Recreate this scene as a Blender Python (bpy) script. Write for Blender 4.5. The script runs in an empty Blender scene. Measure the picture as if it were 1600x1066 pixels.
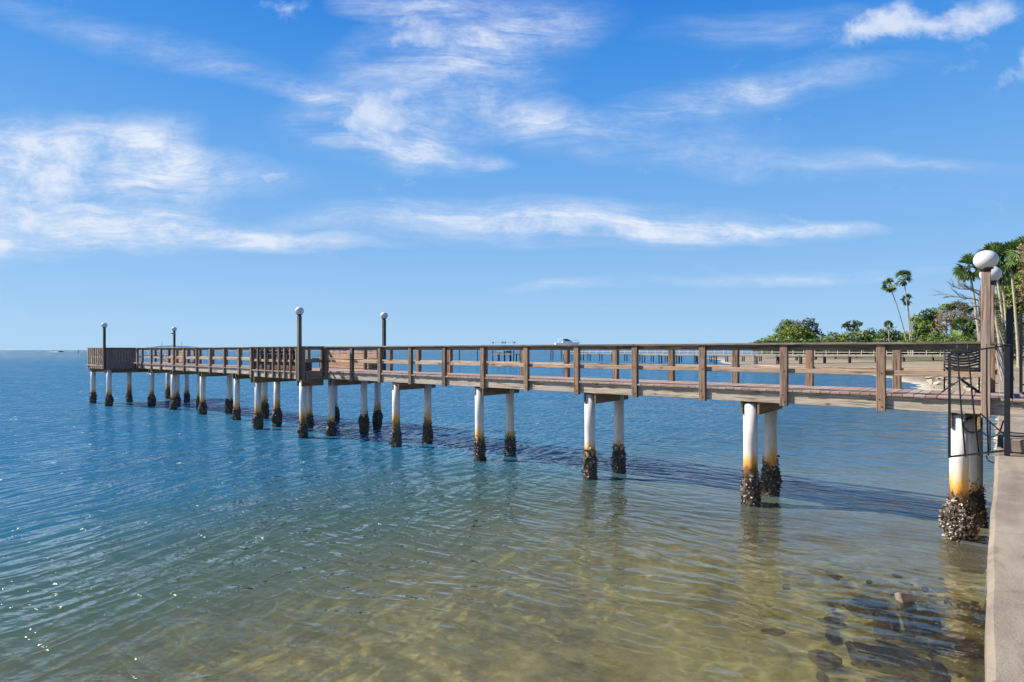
import bpy, math, random
import numpy as np
from mathutils import Vector, Matrix
random.seed(7); RNG = np.random.default_rng(11)
R = math.radians
scene = bpy.context.scene
COL = scene.collection
PI = math.pi

# ------------------------------------------------------------------ camera
CAM_H = 3.2
cam_d = bpy.data.cameras.new('camera'); cam = bpy.data.objects.new('camera', cam_d); COL.objects.link(cam)
cam.location = (0, 0, CAM_H); cam.rotation_euler = (R(90), 0, 0)
cam_d.sensor_fit = 'HORIZONTAL'; cam_d.sensor_width = 36.0; cam_d.lens = 36.0 * 915 / 1600
cam_d.shift_y = 14 / 1600; cam_d.clip_start = 0.05; cam_d.clip_end = 40000
scene.camera = cam
scene.view_settings.view_transform = 'Standard'; scene.view_settings.look = 'None'
scene.view_settings.exposure = 1.15; scene.view_settings.gamma = 1
scene.cycles.max_bounces = 8; scene.cycles.transparent_max_bounces = 12
scene.cycles.use_denoising = True; scene.cycles.sample_clamp_direct = 3.0; scene.cycles.sample_clamp_indirect = 3.0
SUN_AZ, SUN_EL = 281.0, 41.0
SKY_STR = 0.105

# ------------------------------------------------------------------ node helpers
class NT:
    def __init__(s, tree): s.t = tree; s.n = tree.nodes; s.l = tree.links
    def new(s, typ, **kw):
        nd = s.n.new(typ)
        for k, v in kw.items(): setattr(nd, k, v)
        return nd
    def put(s, sock, v):
        if isinstance(v, bpy.types.NodeSocket): s.l.new(v, sock)
        elif isinstance(v, (tuple, list)):
            sock.default_value = tuple(v) + ((1.0,) if len(v) == 3 and len(sock.default_value) == 4 else ())
        else: sock.default_value = v
    def math(s, op, a, b=0.0, c=0.0, clamp=False):
        nd = s.new('ShaderNodeMath', operation=op, use_clamp=clamp)
        s.put(nd.inputs[0], a); s.put(nd.inputs[1], b); s.put(nd.inputs[2], c); return nd.outputs[0]
    def vmath(s, op, a, b=(0, 0, 0)):
        nd = s.new('ShaderNodeVectorMath', operation=op)
        s.put(nd.inputs[0], a); s.put(nd.inputs[1], b); return nd.outputs[0]
    def mapping(s, v, loc=(0, 0, 0), rot=(0, 0, 0), scale=(1, 1, 1), typ='POINT'):
        nd = s.new('ShaderNodeMapping', vector_type=typ)
        s.put(nd.inputs[0], v); nd.inputs['Location'].default_value = loc
        nd.inputs['Rotation'].default_value = rot; nd.inputs['Scale'].default_value = scale; return nd.outputs[0]
    def noise(s, v, scale=5, detail=4, rough=.5, dist=0.0, out=0):
        nd = s.new('ShaderNodeTexNoise')
        if v is not None: s.put(nd.inputs['Vector'], v)
        nd.inputs['Scale'].default_value = scale; nd.inputs['Detail'].default_value = detail
        nd.inputs['Roughness'].default_value = rough; nd.inputs['Distortion'].default_value = dist
        return nd.outputs[out]
    def ramp(s, fac, pts, interp='LINEAR'):
        nd = s.new('ShaderNodeValToRGB'); nd.color_ramp.interpolation = interp
        e = nd.color_ramp.elements
        while len(e) < len(pts): e.new(.5)
        for el, (p, c) in zip(e, pts):
            el.position = p; el.color = tuple(c) + (1,) if len(c) == 3 else c
        s.put(nd.inputs[0], fac); return nd.outputs[0]
    def mix(s, fac, a, b, mode='MIX'):
        nd = s.new('ShaderNodeMix', data_type='RGBA', blend_type=mode)
        s.put(nd.inputs[0], fac); s.put(nd.inputs[6], a); s.put(nd.inputs[7], b); return nd.outputs[2]
    def maprange(s, v, a, b, c=0, d=1, smooth=True):
        nd = s.new('ShaderNodeMapRange', interpolation_type='SMOOTHSTEP' if smooth else 'LINEAR')
        s.put(nd.inputs[0], v); nd.inputs[1].default_value = a; nd.inputs[2].default_value = b
        nd.inputs[3].default_value = c; nd.inputs[4].default_value = d; return nd.outputs[0]
    def bump(s, h, dist, strength=1.0, normal=None):
        nd = s.new('ShaderNodeBump'); nd.inputs['Strength'].default_value = strength
        s.put(nd.inputs['Distance'], dist); s.put(nd.inputs['Height'], h)
        if normal is not None: s.l.new(normal, nd.inputs['Normal'])
        return nd.outputs[0]

def new_mat(name):
    m = bpy.data.materials.new(name); m.use_nodes = True; m.node_tree.nodes.clear()
    return m, NT(m.node_tree)
def finish(g, base, rough=.7, bump=None, metal=0.0, spec=.5, extra=None):
    out = g.new('ShaderNodeOutputMaterial'); b = g.new('ShaderNodeBsdfPrincipled')
    g.put(b.inputs['Base Color'], base); g.put(b.inputs['Roughness'], rough)
    b.inputs['Metallic'].default_value = metal; b.inputs['Specular IOR Level'].default_value = spec
    if bump is not None: g.l.new(bump, b.inputs['Normal'])
    for k, v in (extra or {}).items(): g.put(b.inputs[k], v)
    g.l.new(b.outputs[0], out.inputs[0]); return b

# ------------------------------------------------------------------ sky and sun
def build_world():
    w = bpy.data.worlds.new('World'); scene.world = w; w.use_nodes = True
    w.node_tree.nodes.clear(); g = NT(w.node_tree)
    out = g.new('ShaderNodeOutputWorld'); bg = g.new('ShaderNodeBackground')
    sky = g.new('ShaderNodeTexSky', sky_type='NISHITA'); sky.sun_disc = False
    sky.sun_elevation = R(SUN_EL); sky.sun_rotation = R(SUN_AZ)
    sky.altitude = 0; sky.air_density = 1.0; sky.dust_density = 0.35; sky.ozone_density = 2.5
    tc = g.new('ShaderNodeTexCoord').outputs['Generated']
    hs = g.new('ShaderNodeHueSaturation'); hs.inputs['Saturation'].default_value = 1.22; hs.inputs['Value'].default_value = 1.0
    g.l.new(sky.outputs[0], hs.inputs['Color'])
    base = hs.outputs[0]
    # direction -> position on the plane one unit ahead (cloud coordinates)
    sep = g.new('ShaderNodeSeparateXYZ'); g.l.new(tc, sep.inputs[0])
    x, y, z = sep.outputs
    ay = g.math('MAXIMUM', g.math('ABSOLUTE', y), .08)
    gx = g.math('DIVIDE', x, ay); gz = g.math('DIVIDE', z, ay)
    # clear winter sky: pale at the horizon, saturated blue overhead
    k = 1 / SKY_STR / 2.22
    stops = [(0.0, (.39, .635, .89)), (.03, (.365, .61, .89)), (.10, (.30, .55, .88)), (.17, (.235, .485, .85)), (.27, (.165, .42, .84)), (.38, (.085, .33, .80)), (.46, (.050, .27, .76)), (.52, (.028, .215, .72)), (1.0, (.01, .10, .50))]
    grad = g.ramp(g.math('MAXIMUM', z, 0.0), [(p, tuple(c_ * .999 for c_ in c)) for p, c in stops])
    grad = g.vmath('SCALE', grad); grad.node.inputs['Scale'].default_value = k
    base = g.mix(.97, base, grad)
    cv = g.new('ShaderNodeCombineXYZ'); g.l.new(gx, cv.inputs[0]); g.l.new(gz, cv.inputs[1]); P = cv.outputs[0]
    warp = g.noise(P, 2.2, 3, .55, out=1)
    wv = g.vmath('MULTIPLY', g.vmath('SUBTRACT', warp, (.5, .5, .5)), (.22, .10, 0))
    PW = g.vmath('ADD', P, wv)
    def blob(cx, cy, rx, ry, ang, st, src):
        v = g.mapping(src, ((cx - 800) / 915, (547 - cy) / 915, 0), (0, 0, R(-ang)), (rx / 915, ry / 915, 1), 'TEXTURE')
        gr = g.new('ShaderNodeTexGradient', gradient_type='SPHERICAL'); g.l.new(v, gr.inputs[0])
        return g.math('MULTIPLY', gr.outputs[1], st)
    def total(lst, src):
        t = None
        for b in lst:
            v = blob(*b, src); t = v if t is None else g.math('ADD', t, v)
        return t
    cirrus = [(70,290,340,125,2,1.7),(170,245,190,75,-12,1.2),(-40,300,260,130,0,1.0),(90,352,420,42,2,1.3),(330,366,340,20,3,1.5),(340,262,190,38,8,.7),
              (120,50,250,30,17,.32),(360,110,260,30,17,.38),(470,150,170,24,14,.32),(700,110,260,120,-18,.95),(610,215,190,60,8,.8),(650,238,170,22,6,1.3),(830,190,120,45,5,.8),
              (830,50,170,60,-10,.6),(660,10,160,34,0,1.0),(870,345,390,46,0,1.2),(1010,352,370,22,2,1.3),(1290,354,120,15,3,1.4),(1080,175,330,30,-9,.55),(1200,135,300,30,-9,.55),
              (1210,50,230,40,0,.35),(1200,255,330,30,3,.42),(1450,262,230,16,2,.3),(1020,215,260,50,0,.4),(1230,432,330,16,-1,.55),(860,445,130,12,0,.5),(640,255,90,30,0,.3),(50,390,300,20,0,.4),(600,330,260,22,-6,.5)]
    puffs = [(595,155,90,62,-14,1.0),(640,180,160,60,0,1.05),(665,48,130,46,5,1.45),(730,105,150,42,-18,.9),(545,175,80,30,-30,.7),(800,70,90,30,-12,.6),(425,262,110,22,-4,.75),(395,272,80,16,0,.5),(1345,52,95,45,-28,1.35),(1450,44,150,30,-4,1.25),(1560,24,90,48,10,1.4),(1395,28,60,34,0,.6),(1592,108,80,30,-38,1.1),(1210,173,38,10,-12,.7),
             (428,6,72,18,-12,1.0),(1280,352,90,14,3,.9),(830,198,90,28,0,.9),(640,228,140,22,4,.8),(575,290,26,8,0,.45),(640,272,24,20,-40,.45),(1185,45,40,14,0,.2),(1140,85,34,10,-20,.4),(90,505,60,14,0,.55),(1465,108,60,16,-10,.6),(830,350,150,26,-4,.5)]
    wp2 = g.vmath('MULTIPLY', g.vmath('SUBTRACT', g.noise(P, 7.5, 6, .62, out=1), (.5, .5, .5)), (.20, .11, 0))
    cm = total(cirrus, PW); pm = total(puffs, g.vmath('ADD', P, wp2))
    # fibrous noise (long, thin, slightly slanting) and billowy noise
    f1 = g.noise(g.mapping(PW, (3.1, 0, 0), (0, 0, R(6)), (2.2, 15, 1)), 1.6, 9, .72, .6)
    f2 = g.noise(g.mapping(PW, (0, 0, 0), (0, 0, R(-24)), (3.0, 12, 1)), 1.7, 9, .7, .5)
    f3 = g.noise(PW, 4.0, 9, .66)
    fib = g.math('ADD', g.math('MULTIPLY', f1, .5), g.math('ADD', g.math('MULTIPLY', f2, .3), g.math('MULTIPLY', f3, .3)))
    dc = g.math('MULTIPLY', g.maprange(cm, .0, 1.1, 0, 1, False), g.math('MAXIMUM', g.maprange(fib, .36, .84), g.math('MULTIPLY', g.maprange(f3, .36, .62), g.maprange(cm, .55, 1.3, 0, .5))))
    br = g.noise(g.mapping(PW, (1, 2, 0), (0, 0, R(-8)), (1, 1.9, 1)), 6.5, 9, .68)
    dc = g.math('MULTIPLY', dc, g.maprange(br, .36, .60, .48, 1.25))
    dc = g.math('MINIMUM', g.math('MULTIPLY', dc, 1.55), .84)
    b1 = g.noise(g.mapping(P, scale=(.8, 1.1, 1)), 9, 9, .66, .2)
    pe = g.math('ADD', pm, g.math('MULTIPLY', g.math('SUBTRACT', b1, .5), 3.4))
    dp = g.math('MULTIPLY', g.maprange(pe, .3, 1.9), .74)
    dens = g.math('MULTIPLY', g.math('MAXIMUM', dc, dp), g.maprange(z, 0.005, .09))
    dens = g.math('MINIMUM', dens, .9)
    ccol = g.ramp(b1, [(.3, (3.2, 3.5, 4.15)), (.65, (3.8, 3.98, 4.3))])
    colr = g.mix(dens, base, ccol)
    g.l.new(colr, bg.inputs[0]); bg.inputs[1].default_value = SKY_STR
    g.l.new(bg.outputs[0], out.inputs[0])
build_world()
sd = bpy.data.lights.new('sun', 'SUN'); sd.energy = 5.0; sd.angle = R(.53); sd.color = (1, .93, .81)
sun = bpy.data.objects.new('sun', sd); COL.objects.link(sun)
a, e = R(SUN_AZ), R(SUN_EL)
tosun = Vector((math.sin(a) * math.cos(e), math.cos(a) * math.cos(e), math.sin(e)))
sun.rotation_euler = tosun.to_track_quat('Z', 'Y').to_euler(); sun.location = (0, 0, 50)

# ------------------------------------------------------------------ mesh helpers
def smooth(pts, k=5):
    P_ = [Vector(p) for p in pts]; P_ = [P_[0]*2 - P_[1]] + P_ + [P_[-1]*2 - P_[-2]]; o = []
    for i in range(1, len(P_)-2):
        a, b, c, d = P_[i-1:i+3]
        for j in range(k):
            t = j/k; o.append(.5*((2*b) + (c-a)*t + (2*a-5*b+4*c-d)*t*t + (3*b-a-3*c+d)*t**3))
    return o + [P_[-2]]
class MB:
    def __init__(s): s.v = []; s.f = []; s.c = []
    def add(s, vs, fs, c=None):
        o = len(s.v); s.v += [tuple(p) for p in vs]; s.f += [tuple(i + o for i in f) for f in fs]
        if c is not None: s.c += [c] * len(fs)
        return s
    def box(s, x0, x1, y0, y1, z0, z1, bev=0.0, M=None):
        x0, x1 = sorted((x0, x1)); y0, y1 = sorted((y0, y1)); z0, z1 = sorted((z0, z1))
        if bev <= 0:
            vs = [(x0,y0,z0),(x1,y0,z0),(x1,y1,z0),(x0,y1,z0),(x0,y0,z1),(x1,y0,z1),(x1,y1,z1),(x0,y1,z1)]
            fs = [(0,3,2,1),(4,5,6,7),(0,1,5,4),(1,2,6,5),(2,3,7,6),(3,0,4,7)]
        else:
            b = min(bev, (x1-x0)*.45, (y1-y0)*.45, (z1-z0)*.45)
            vs = []
            for (sx, X) in ((-1, x0), (1, x1)):
                for (sy, Y) in ((-1, y0), (1, y1)):
                    for (sz, Z) in ((-1, z0), (1, z1)):
                        vs += [(X, Y - sy*b, Z - sz*b), (X - sx*b, Y, Z - sz*b), (X - sx*b, Y - sy*b, Z)]
            def I(ix, iy, iz, k): return ((ix*2 + iy)*2 + iz)*3 + k
            fs = []
            for ix in (0, 1):
                q = [I(ix,0,0,0), I(ix,1,0,0), I(ix,1,1,0), I(ix,0,1,0)]; fs.append(q if ix else q[::-1])
            for iy in (0, 1):
                q = [I(0,iy,0,1), I(0,iy,1,1), I(1,iy,1,1), I(1,iy,0,1)]; fs.append(q if iy else q[::-1])
            for iz in (0, 1):
                q = [I(0,0,iz,2), I(1,0,iz,2), I(1,1,iz,2), I(0,1,iz,2)]; fs.append(q if iz else q[::-1])
            for ix in (0, 1):
                for iy in (0, 1):
                    q = [I(ix,iy,0,0), I(ix,iy,0,1), I(ix,iy,1,1), I(ix,iy,1,0)]; fs.append(q if ix == iy else q[::-1])
                    fs_ = q
            for ix in (0, 1):
                for iz in (0, 1):
                    q = [I(ix,0,iz,0), I(ix,1,iz,0), I(ix,1,iz,2), I(ix,0,iz,2)]; fs.append(q[::-1] if ix != iz else q)
            for iy in (0, 1):
                for iz in (0, 1):
                    q = [I(0,iy,iz,1), I(1,iy,iz,1), I(1,iy,iz,2), I(0,iy,iz,2)]; fs.append(q if iy != iz else q[::-1])
            for ix in (0, 1):
                for iy in (0, 1):
                    for iz in (0, 1):
                        q = [I(ix,iy,iz,0), I(ix,iy,iz,1), I(ix,iy,iz,2)]; fs.append(q if (ix+iy+iz) % 2 else q[::-1])
        if M is not None: vs = [tuple(M @ Vector(p)) for p in vs]
        return s.add(vs, fs)
    def bar(s, p, q, w, h=None, roll=0.0):
        p, q = Vector(p), Vector(q); d = q - p; L = d.length
        M = Matrix.Translation(p) @ d.to_track_quat('Z', 'Y').to_matrix().to_4x4() @ Matrix.Rotation(roll, 4, 'Z')
        h = h or w
        return s.box(-w/2, w/2, -h/2, h/2, 0, L, 0, M)
    def tube(s, pts, rad, n=8, cap=True):
        pts = [Vector(p) for p in pts]; rad = rad if isinstance(rad, (list, tuple)) else [rad] * len(pts)
        rings = []; prev = None
        for i, p in enumerate(pts):
            t = (pts[min(i+1, len(pts)-1)] - pts[max(i-1, 0)]).normalized()
            if prev is None: a = t.orthogonal().normalized()
            else: a = (prev - t * prev.dot(t)).normalized()
            prev = a; b = t.cross(a)
            rings.append([p + (a*math.cos(2*PI*k/n) + b*math.sin(2*PI*k/n)) * rad[i] for k in range(n)])
        vs = [v for r in rings for v in r]; fs = []
        for i in range(len(rings)-1):
            for k in range(n):
                fs.append((i*n+k, i*n+(k+1) % n, (i+1)*n+(k+1) % n, (i+1)*n+k))
        if cap: fs.append(tuple(range(n))[::-1]); fs.append(tuple((len(rings)-1)*n+k for k in range(n)))
        return s.add(vs, fs)
    def lathe(s, prof, n=24, c=(0, 0, 0)):
        vs = []; fs = []
        for r, z in prof:
            for k in range(n): vs.append((c[0]+r*math.cos(2*PI*k/n), c[1]+r*math.sin(2*PI*k/n), c[2]+z))
        m = len(prof)
        for i in range(m-1):
            for k in range(n): fs.append((i*n+k, i*n+(k+1) % n, (i+1)*n+(k+1) % n, (i+1)*n+k))
        fs.append(tuple(range(n))[::-1]); fs.append(tuple((m-1)*n+k for k in range(n)))
        return s.add(vs, fs)
    def mesh(s, name, mat, smooth=False):
        me = bpy.data.meshes.new(name); me.from_pydata(s.v, [], s.f); me.materials.append(mat)
        if s.c:
            at = me.attributes.new('shade', 'FLOAT', 'FACE'); at.data.foreach_set('value', s.c)
        if smooth: me.polygons.foreach_set('use_smooth', [True] * len(me.polygons))
        me.update(); return me
    def build(s, name, mat, parent=None, smooth=False, loc=None, rot=None):
        return link(name, s.mesh(name, mat, smooth), parent, loc, rot)
def link(name, me, parent=None, loc=None, rot=None):
    o = bpy.data.objects.new(name, me); COL.objects.link(o)
    if parent is not None: o.parent = parent
    if loc is not None: o.location = loc
    if rot is not None: o.rotation_euler = rot
    return o
def tag(o, label=None, cat=None, group=None, kind=None):
    if label: o['label'] = label
    if cat: o['category'] = cat
    if group: o['group'] = group
    if kind: o['kind'] = kind
    return o
def empty(name, loc, rz=0.0):
    o = bpy.data.objects.new(name, None); COL.objects.link(o); o.location = loc; o.rotation_euler = (0, 0, rz)
    o.empty_display_size = .3; return o
def kids(o): return [c for c in bpy.data.objects if c.parent is o]
def copy_tree(o, parent=None, name=None):
    c = o.copy(); COL.objects.link(c)
    if parent is not None: c.parent = parent
    for ch in [k for k in bpy.data.objects if k.parent is o]: copy_tree(ch, c)
    return c

# pier frame: s runs out to sea, d away from the camera across the deck; local x = -s, y = d
P0 = Vector((6.58, 10.453, 0)); U = Vector((-.768, .640, 0)); N = Vector((.640, .768, 0))
PROT = math.atan2(-.640, .768)
def W(s, d, z=0.0): return P0 + U * s + N * d + Vector((0, 0, z))
def px(x, y, Y):      # the point Y metres ahead seen at photo position x, y
    return Vector(((x - 800) / 915 * Y, Y, CAM_H - (y - 547) / 915 * Y))

# ------------------------------------------------------------------ materials
def bed_pt(x, y, zz=-.4):
    Y = 915*(CAM_H - zz)/(y-547); return Vector(((x-800)/915*Y, Y, zz))
def wood(name, axis, c1, c2, c3, rough=.8, scale=1.0, island=False):
    m, g = new_mat(name)
    co = g.new('ShaderNodeTexCoord').outputs['Object']; oi = g.new('ShaderNodeObjectInfo').outputs['Random']
    off = g.new('ShaderNodeCombineXYZ'); g.put(off.inputs[0], g.math('MULTIPLY', oi, 37.)); g.put(off.inputs[1], g.math('MULTIPLY', oi, 91.)); g.put(off.inputs[2], g.math('MULTIPLY', oi, 53.))
    v = g.vmath('ADD', co, off.outputs[0])
    sc = [38, 38, 38]; sc[axis] = 1.6
    st = g.mapping(v, scale=[a * scale for a in sc])
    gr = g.noise(st, 1.0, 6, .62, 1.2)
    sc2 = [5, 5, 5]; sc2[axis] = .9
    big = g.noise(g.mapping(v, scale=sc2), 1.0, 4, .6)
    kn = g.new('ShaderNodeTexVoronoi'); sk = [4, 4, 4]; sk[axis] = 2.1
    g.l.new(g.mapping(v, scale=sk), kn.inputs['Vector']); kn.inputs['Scale'].default_value = 1.0
    knot = g.maprange(kn.outputs['Distance'], .05, .16, 1, 0)
    f = g.math('ADD', g.math('MULTIPLY', gr, .65), g.math('MULTIPLY', big, .35))
    col = g.ramp(f, [(.40, tuple(x*.6 for x in c1)), (.5, c2), (.61, c3)])
    col = g.mix(g.maprange(big, .42, .62, 0, .55), col, tuple(x * .62 for x in c2), 'MIX')
    col = g.mix(g.math('MULTIPLY', knot, .7), col, (.06, .035, .02))
    col = g.mix(1.0, col, g.ramp(oi, [(0, (.56, .53, .50)), (.35, (.86, .76, .68)), (.7, (.72, .67, .64)), (1, (1.0, .84, .68))]), 'MULTIPLY')
    crack = g.maprange(gr, .28, .36, 0, 1)
    bm = g.bump(g.math('ADD', g.math('MULTIPLY', gr, .5), crack), .006, .8)
    finish(g, col, rough, bm, spec=.3)
    return m
M = {}
M['post'] = wood('weathered_post_wood', 2, (.11, .068, .045), (.25, .178, .135), (.41, .315, .245))
M['rail'] = wood('weathered_rail_wood', 0, (.075, .064, .058), (.195, .172, .155), (.38, .345, .31))
M['railcross'] = wood('weathered_cross_wood', 1, (.11, .085, .07), (.27, .215, .18), (.44, .37, .315))
M['midrail'] = wood('pale_rail_wood', 0, (.20, .14, .10), (.44, .35, .27), (.62, .53, .43))
M['fascia'] = wood('grey_fascia_wood', 0, (.22, .20, .17), (.43, .40, .35), (.60, .57, .50))
M['cap'] = wood('treated_beam_wood', 1, (.12, .09, .045), (.25, .195, .11), (.38, .31, .20))
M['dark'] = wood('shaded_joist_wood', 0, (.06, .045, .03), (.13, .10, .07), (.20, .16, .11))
M['panel'] = wood('grey_slat_wood', 0, (.12, .095, .08), (.24, .195, .17), (.38, .32, .28))
M['bench'] = wood('tan_bench_wood', 0, (.24, .155, .10), (.44, .31, .215), (.60, .46, .34))
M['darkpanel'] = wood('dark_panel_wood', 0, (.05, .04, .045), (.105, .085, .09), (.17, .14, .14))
M['lampdark'] = wood('dark_lamp_post_wood', 2, (.07, .055, .045), (.15, .125, .11), (.24, .21, .18), scale=.7)
M['slat'] = wood('tan_slat_wood', 2, (.22, .15, .10), (.42, .30, .22), (.58, .45, .35))
M['lamppost'] = wood('lamp_post_wood', 2, (.15, .10, .075), (.34, .265, .22), (.50, .43, .37), scale=.7)

def mat_deck():
    m, g = new_mat('red_brown_decking')
    co = g.new('ShaderNodeTexCoord').outputs['Object']
    s = g.new('ShaderNodeSeparateXYZ'); g.l.new(co, s.inputs[0])
    wn = g.new('ShaderNodeTexWhiteNoise', noise_dimensions='1D')
    g.l.new(g.math('FLOOR', g.math('DIVIDE', s.outputs[0], .1627)), wn.inputs['W'])
    gr = g.noise(g.mapping(co, scale=(45, 2.2, 45)), 1, 5, .6)
    st = g.noise(co, 1.1, 4, .6)
    col = g.ramp(g.math('ADD', g.math('MULTIPLY', gr, .5), g.math('MULTIPLY', wn.outputs[0], .5)), [(.15, (.17, .115, .09)), (.5, (.25, .17, .135)), (.85, (.32, .235, .19))])
    col = g.mix(g.maprange(st, .45, .68, 0, .5), col, (.28, .24, .21))
    finish(g, col, .75, g.bump(gr, .003, .6), spec=.3); return m
M['deck'] = mat_deck()
def mat_pile():
    m, g = new_mat('white_pile_sleeve')
    co = g.new('ShaderNodeTexCoord').outputs['Object']; oi = g.new('ShaderNodeObjectInfo').outputs['Random']
    off = g.new('ShaderNodeCombineXYZ'); g.put(off.inputs[0], g.math('MULTIPLY', oi, 31.)); g.put(off.inputs[1], g.math('MULTIPLY', oi, 17.))
    v = g.vmath('ADD', co, off.outputs[0])
    s = g.new('ShaderNodeSeparateXYZ'); g.l.new(co, s.inputs[0])
    n1 = g.noise(g.mapping(v, scale=(7, 7, 1.2)), 1, 5, .6)
    n2 = g.noise(g.mapping(v, scale=(20, 20, 2.0)), 1, 4, .6)
    zz = g.math('ADD', g.math('ADD', s.outputs[2], g.math('MULTIPLY', g.math('SUBTRACT', oi, .5), .42)), g.math('MULTIPLY', g.math('SUBTRACT', n1, .5), -.95))
    n5 = g.noise(g.mapping(v, scale=(14, 14, .7)), 1, 6, .7); clean = g.mix(g.maprange(n2, .42, .75, 0, .5), (.55, .53, .50), (.36, .31, .25)); clean = g.mix(g.maprange(n5, .52, .70, 0, .62), clean, (.28, .22, .15))
    rust = g.ramp(zz, [(.0, (.05, .04, .025)), (.58, (.14, .075, .025)), (.66, (.46, .20, .035)), (.78, (.60, .31, .07)), (.90, (.60, .42, .22)), (1.0, (.64, .55, .42))])
    col = g.mix(g.maprange(zz, .78, 1.15), rust, clean)
    finish(g, col, .42, g.bump(n2, .004, .4), spec=.4); return m
M['pile'] = mat_pile()
def mat_oyster():
    m, g = new_mat('oyster_shells')
    at = g.new('ShaderNodeAttribute', attribute_name='shade').outputs['Fac']
    co = g.new('ShaderNodeTexCoord').outputs['Object']
    n = g.noise(co, 38, 4, .6)
    f = g.math('ADD', at, g.math('MULTIPLY', g.math('SUBTRACT', n, .5), .4))
    col = g.ramp(f, [(.0, (.020, .015, .010)), (.40, (.075, .055, .038)), (.62, (.13, .10, .08)), (.85, (.31, .26, .22)), (1, (.44, .385, .34))])
    finish(g, col, .6, g.bump(n, .01, .8), spec=.35); return m
M['oyster'] = mat_oyster()
def mat_concrete(name='seawall_concrete', a=(.36, .30, .24), b=(.50, .425, .35)):
    m, g = new_mat(name)
    co = g.new('ShaderNodeTexCoord').outputs['Object']
    n1 = g.noise(co, .9, 6, .65); n2 = g.noise(co, 60, 4, .7); n3 = g.noise(g.mapping(co, scale=(6, 1.2, 6)), 1, 5, .6)
    col = g.ramp(g.math('ADD', g.math('MULTIPLY', n1, .5), g.math('MULTIPLY', n3, .5)), [(.35, a), (.62, b)])
    col = g.mix(g.maprange(n2, .55, .75, 0, .35), col, tuple(x*.55 for x in a))
    v = g.new('ShaderNodeTexVoronoi'); g.l.new(co, v.inputs['Vector']); v.inputs['Scale'].default_value = 3.2
    col = g.mix(g.maprange(v.outputs['Distance'], .02, .07, .55, 0), col, (.16, .12, .10))
    vc = g.new('ShaderNodeTexVoronoi', feature='DISTANCE_TO_EDGE'); g.l.new(g.vmath('ADD', co, g.vmath('MULTIPLY', g.noise(co, 3, 4, .6, out=1), (.6, .6, 0))), vc.inputs['Vector']); vc.inputs['Scale'].default_value = .45
    col = g.mix(g.maprange(vc.outputs['Distance'], .0, .006, .35, 0), col, (.20, .16, .13))
    sy = g.new('ShaderNodeSeparateXYZ'); g.l.new(co, sy.inputs[0])
    jt = g.math('ABSOLUTE', g.math('SUBTRACT', g.math('FRACT', g.math('DIVIDE', sy.outputs[1], 3.05)), .5))
    col = g.mix(g.maprange(jt, .0, .0022, .85, 0, False), col, (.05, .042, .035))
    st = g.noise(g.mapping(co, scale=(1, .5, 1)), 2.4, 7, .7, .8)
    col = g.mix(g.maprange(st, .52, .68, 0, .45), col, tuple(x*.5 for x in a))
    sp = g.new('ShaderNodeTexVoronoi'); g.l.new(co, sp.inputs['Vector']); sp.inputs['Scale'].default_value = 42
    col = g.mix(g.maprange(sp.outputs['Distance'], .08, .22, .35, 0), col, (.42, .38, .33))
    finish(g, col, .9, g.bump(g.math('ADD', n2, g.math('MULTIPLY', n1, 2.)), .010, .8), spec=.2); return m
M['concrete'] = mat_concrete(a=(.145, .119, .092), b=(.245, .207, .163))
def plain(name, col, rough=.5, metal=0.0, var=.25, nscale=8, bump=.0, spec=.5):
    m, g = new_mat(name)
    co = g.new('ShaderNodeTexCoord').outputs['Object']; n = g.noise(co, nscale, 5, .6)
    c = g.ramp(n, [(.3, tuple(x * (1 - var) for x in col)), (.7, tuple(min(1, x * (1 + var)) for x in col))])
    finish(g, c, rough, g.bump(n, bump, .7) if bump else None, metal, spec); return m
M['iron'] = plain('black_wrought_iron', (.012, .013, .018), .45, .3, .6, 40, .002)
M['globe'] = plain('milky_globe_glass', (.50, .49, .48), .18, 0, .03, 3)
M['collar'] = plain('black_lamp_collar', (.02, .02, .02), .5)
M['boat'] = plain('boat_white_gelcoat', (.80, .80, .80), .25, 0, .04)
M['glass'] = plain('dark_boat_glass', (.03, .05, .07), .08, 0, .1)
M['rock'] = plain('pale_riprap_rock', (.34, .28, .21), .9, 0, .45, 3, .03)
M['wetrock'] = plain('wet_brown_rock', (.075, .052, .032), .45, 0, .8, 7, .05)
M['oldwood'] = plain('old_dock_timber', (.16, .14, .12), .85, 0, .4, 5)
M['olddark'] = plain('dark_dock_timber', (.035, .035, .04), .85, 0, .4, 5)
M['palerail'] = plain('bleached_dock_rail', (.50, .45, .36), .85, 0, .25, 4)
M['aluminium'] = plain('grey_metal', (.25, .28, .32), .45, .6, .1)
M['farwall'] = plain('far_bridge_concrete', (.36, .47, .60), .9, 0, .05, .01)
def foliage(name, dark, mid, light, nscale=.25):
    m, g = new_mat(name)
    at = g.new('ShaderNodeAttribute', attribute_name='shade').outputs['Fac']
    geo = g.new('ShaderNodeNewGeometry').outputs['Position']; n = g.noise(geo, nscale, 3, .6)
    f = g.math('ADD', g.math('MULTIPLY', at, .6), g.math('MULTIPLY', n, .5))
    col = g.ramp(f, [(.2, dark), (.5, mid), (.85, light)])
    b = finish(g, col, .6, spec=.3)
    tr = g.new('ShaderNodeBsdfTranslucent'); g.l.new(col, tr.inputs[0])
    mx = g.new('ShaderNodeMixShader'); mx.inputs[0].default_value = .28
    out = [x for x in g.n if x.type == 'OUTPUT_MATERIAL'][0]
    g.l.new(b.outputs[0], mx.inputs[1]); g.l.new(tr.outputs[0], mx.inputs[2]); g.l.new(mx.outputs[0], out.inputs[0])
    return m
M['leaf'] = foliage('green_leaves', (.014, .034, .006), (.080, .135, .020), (.20, .27, .045))
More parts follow.
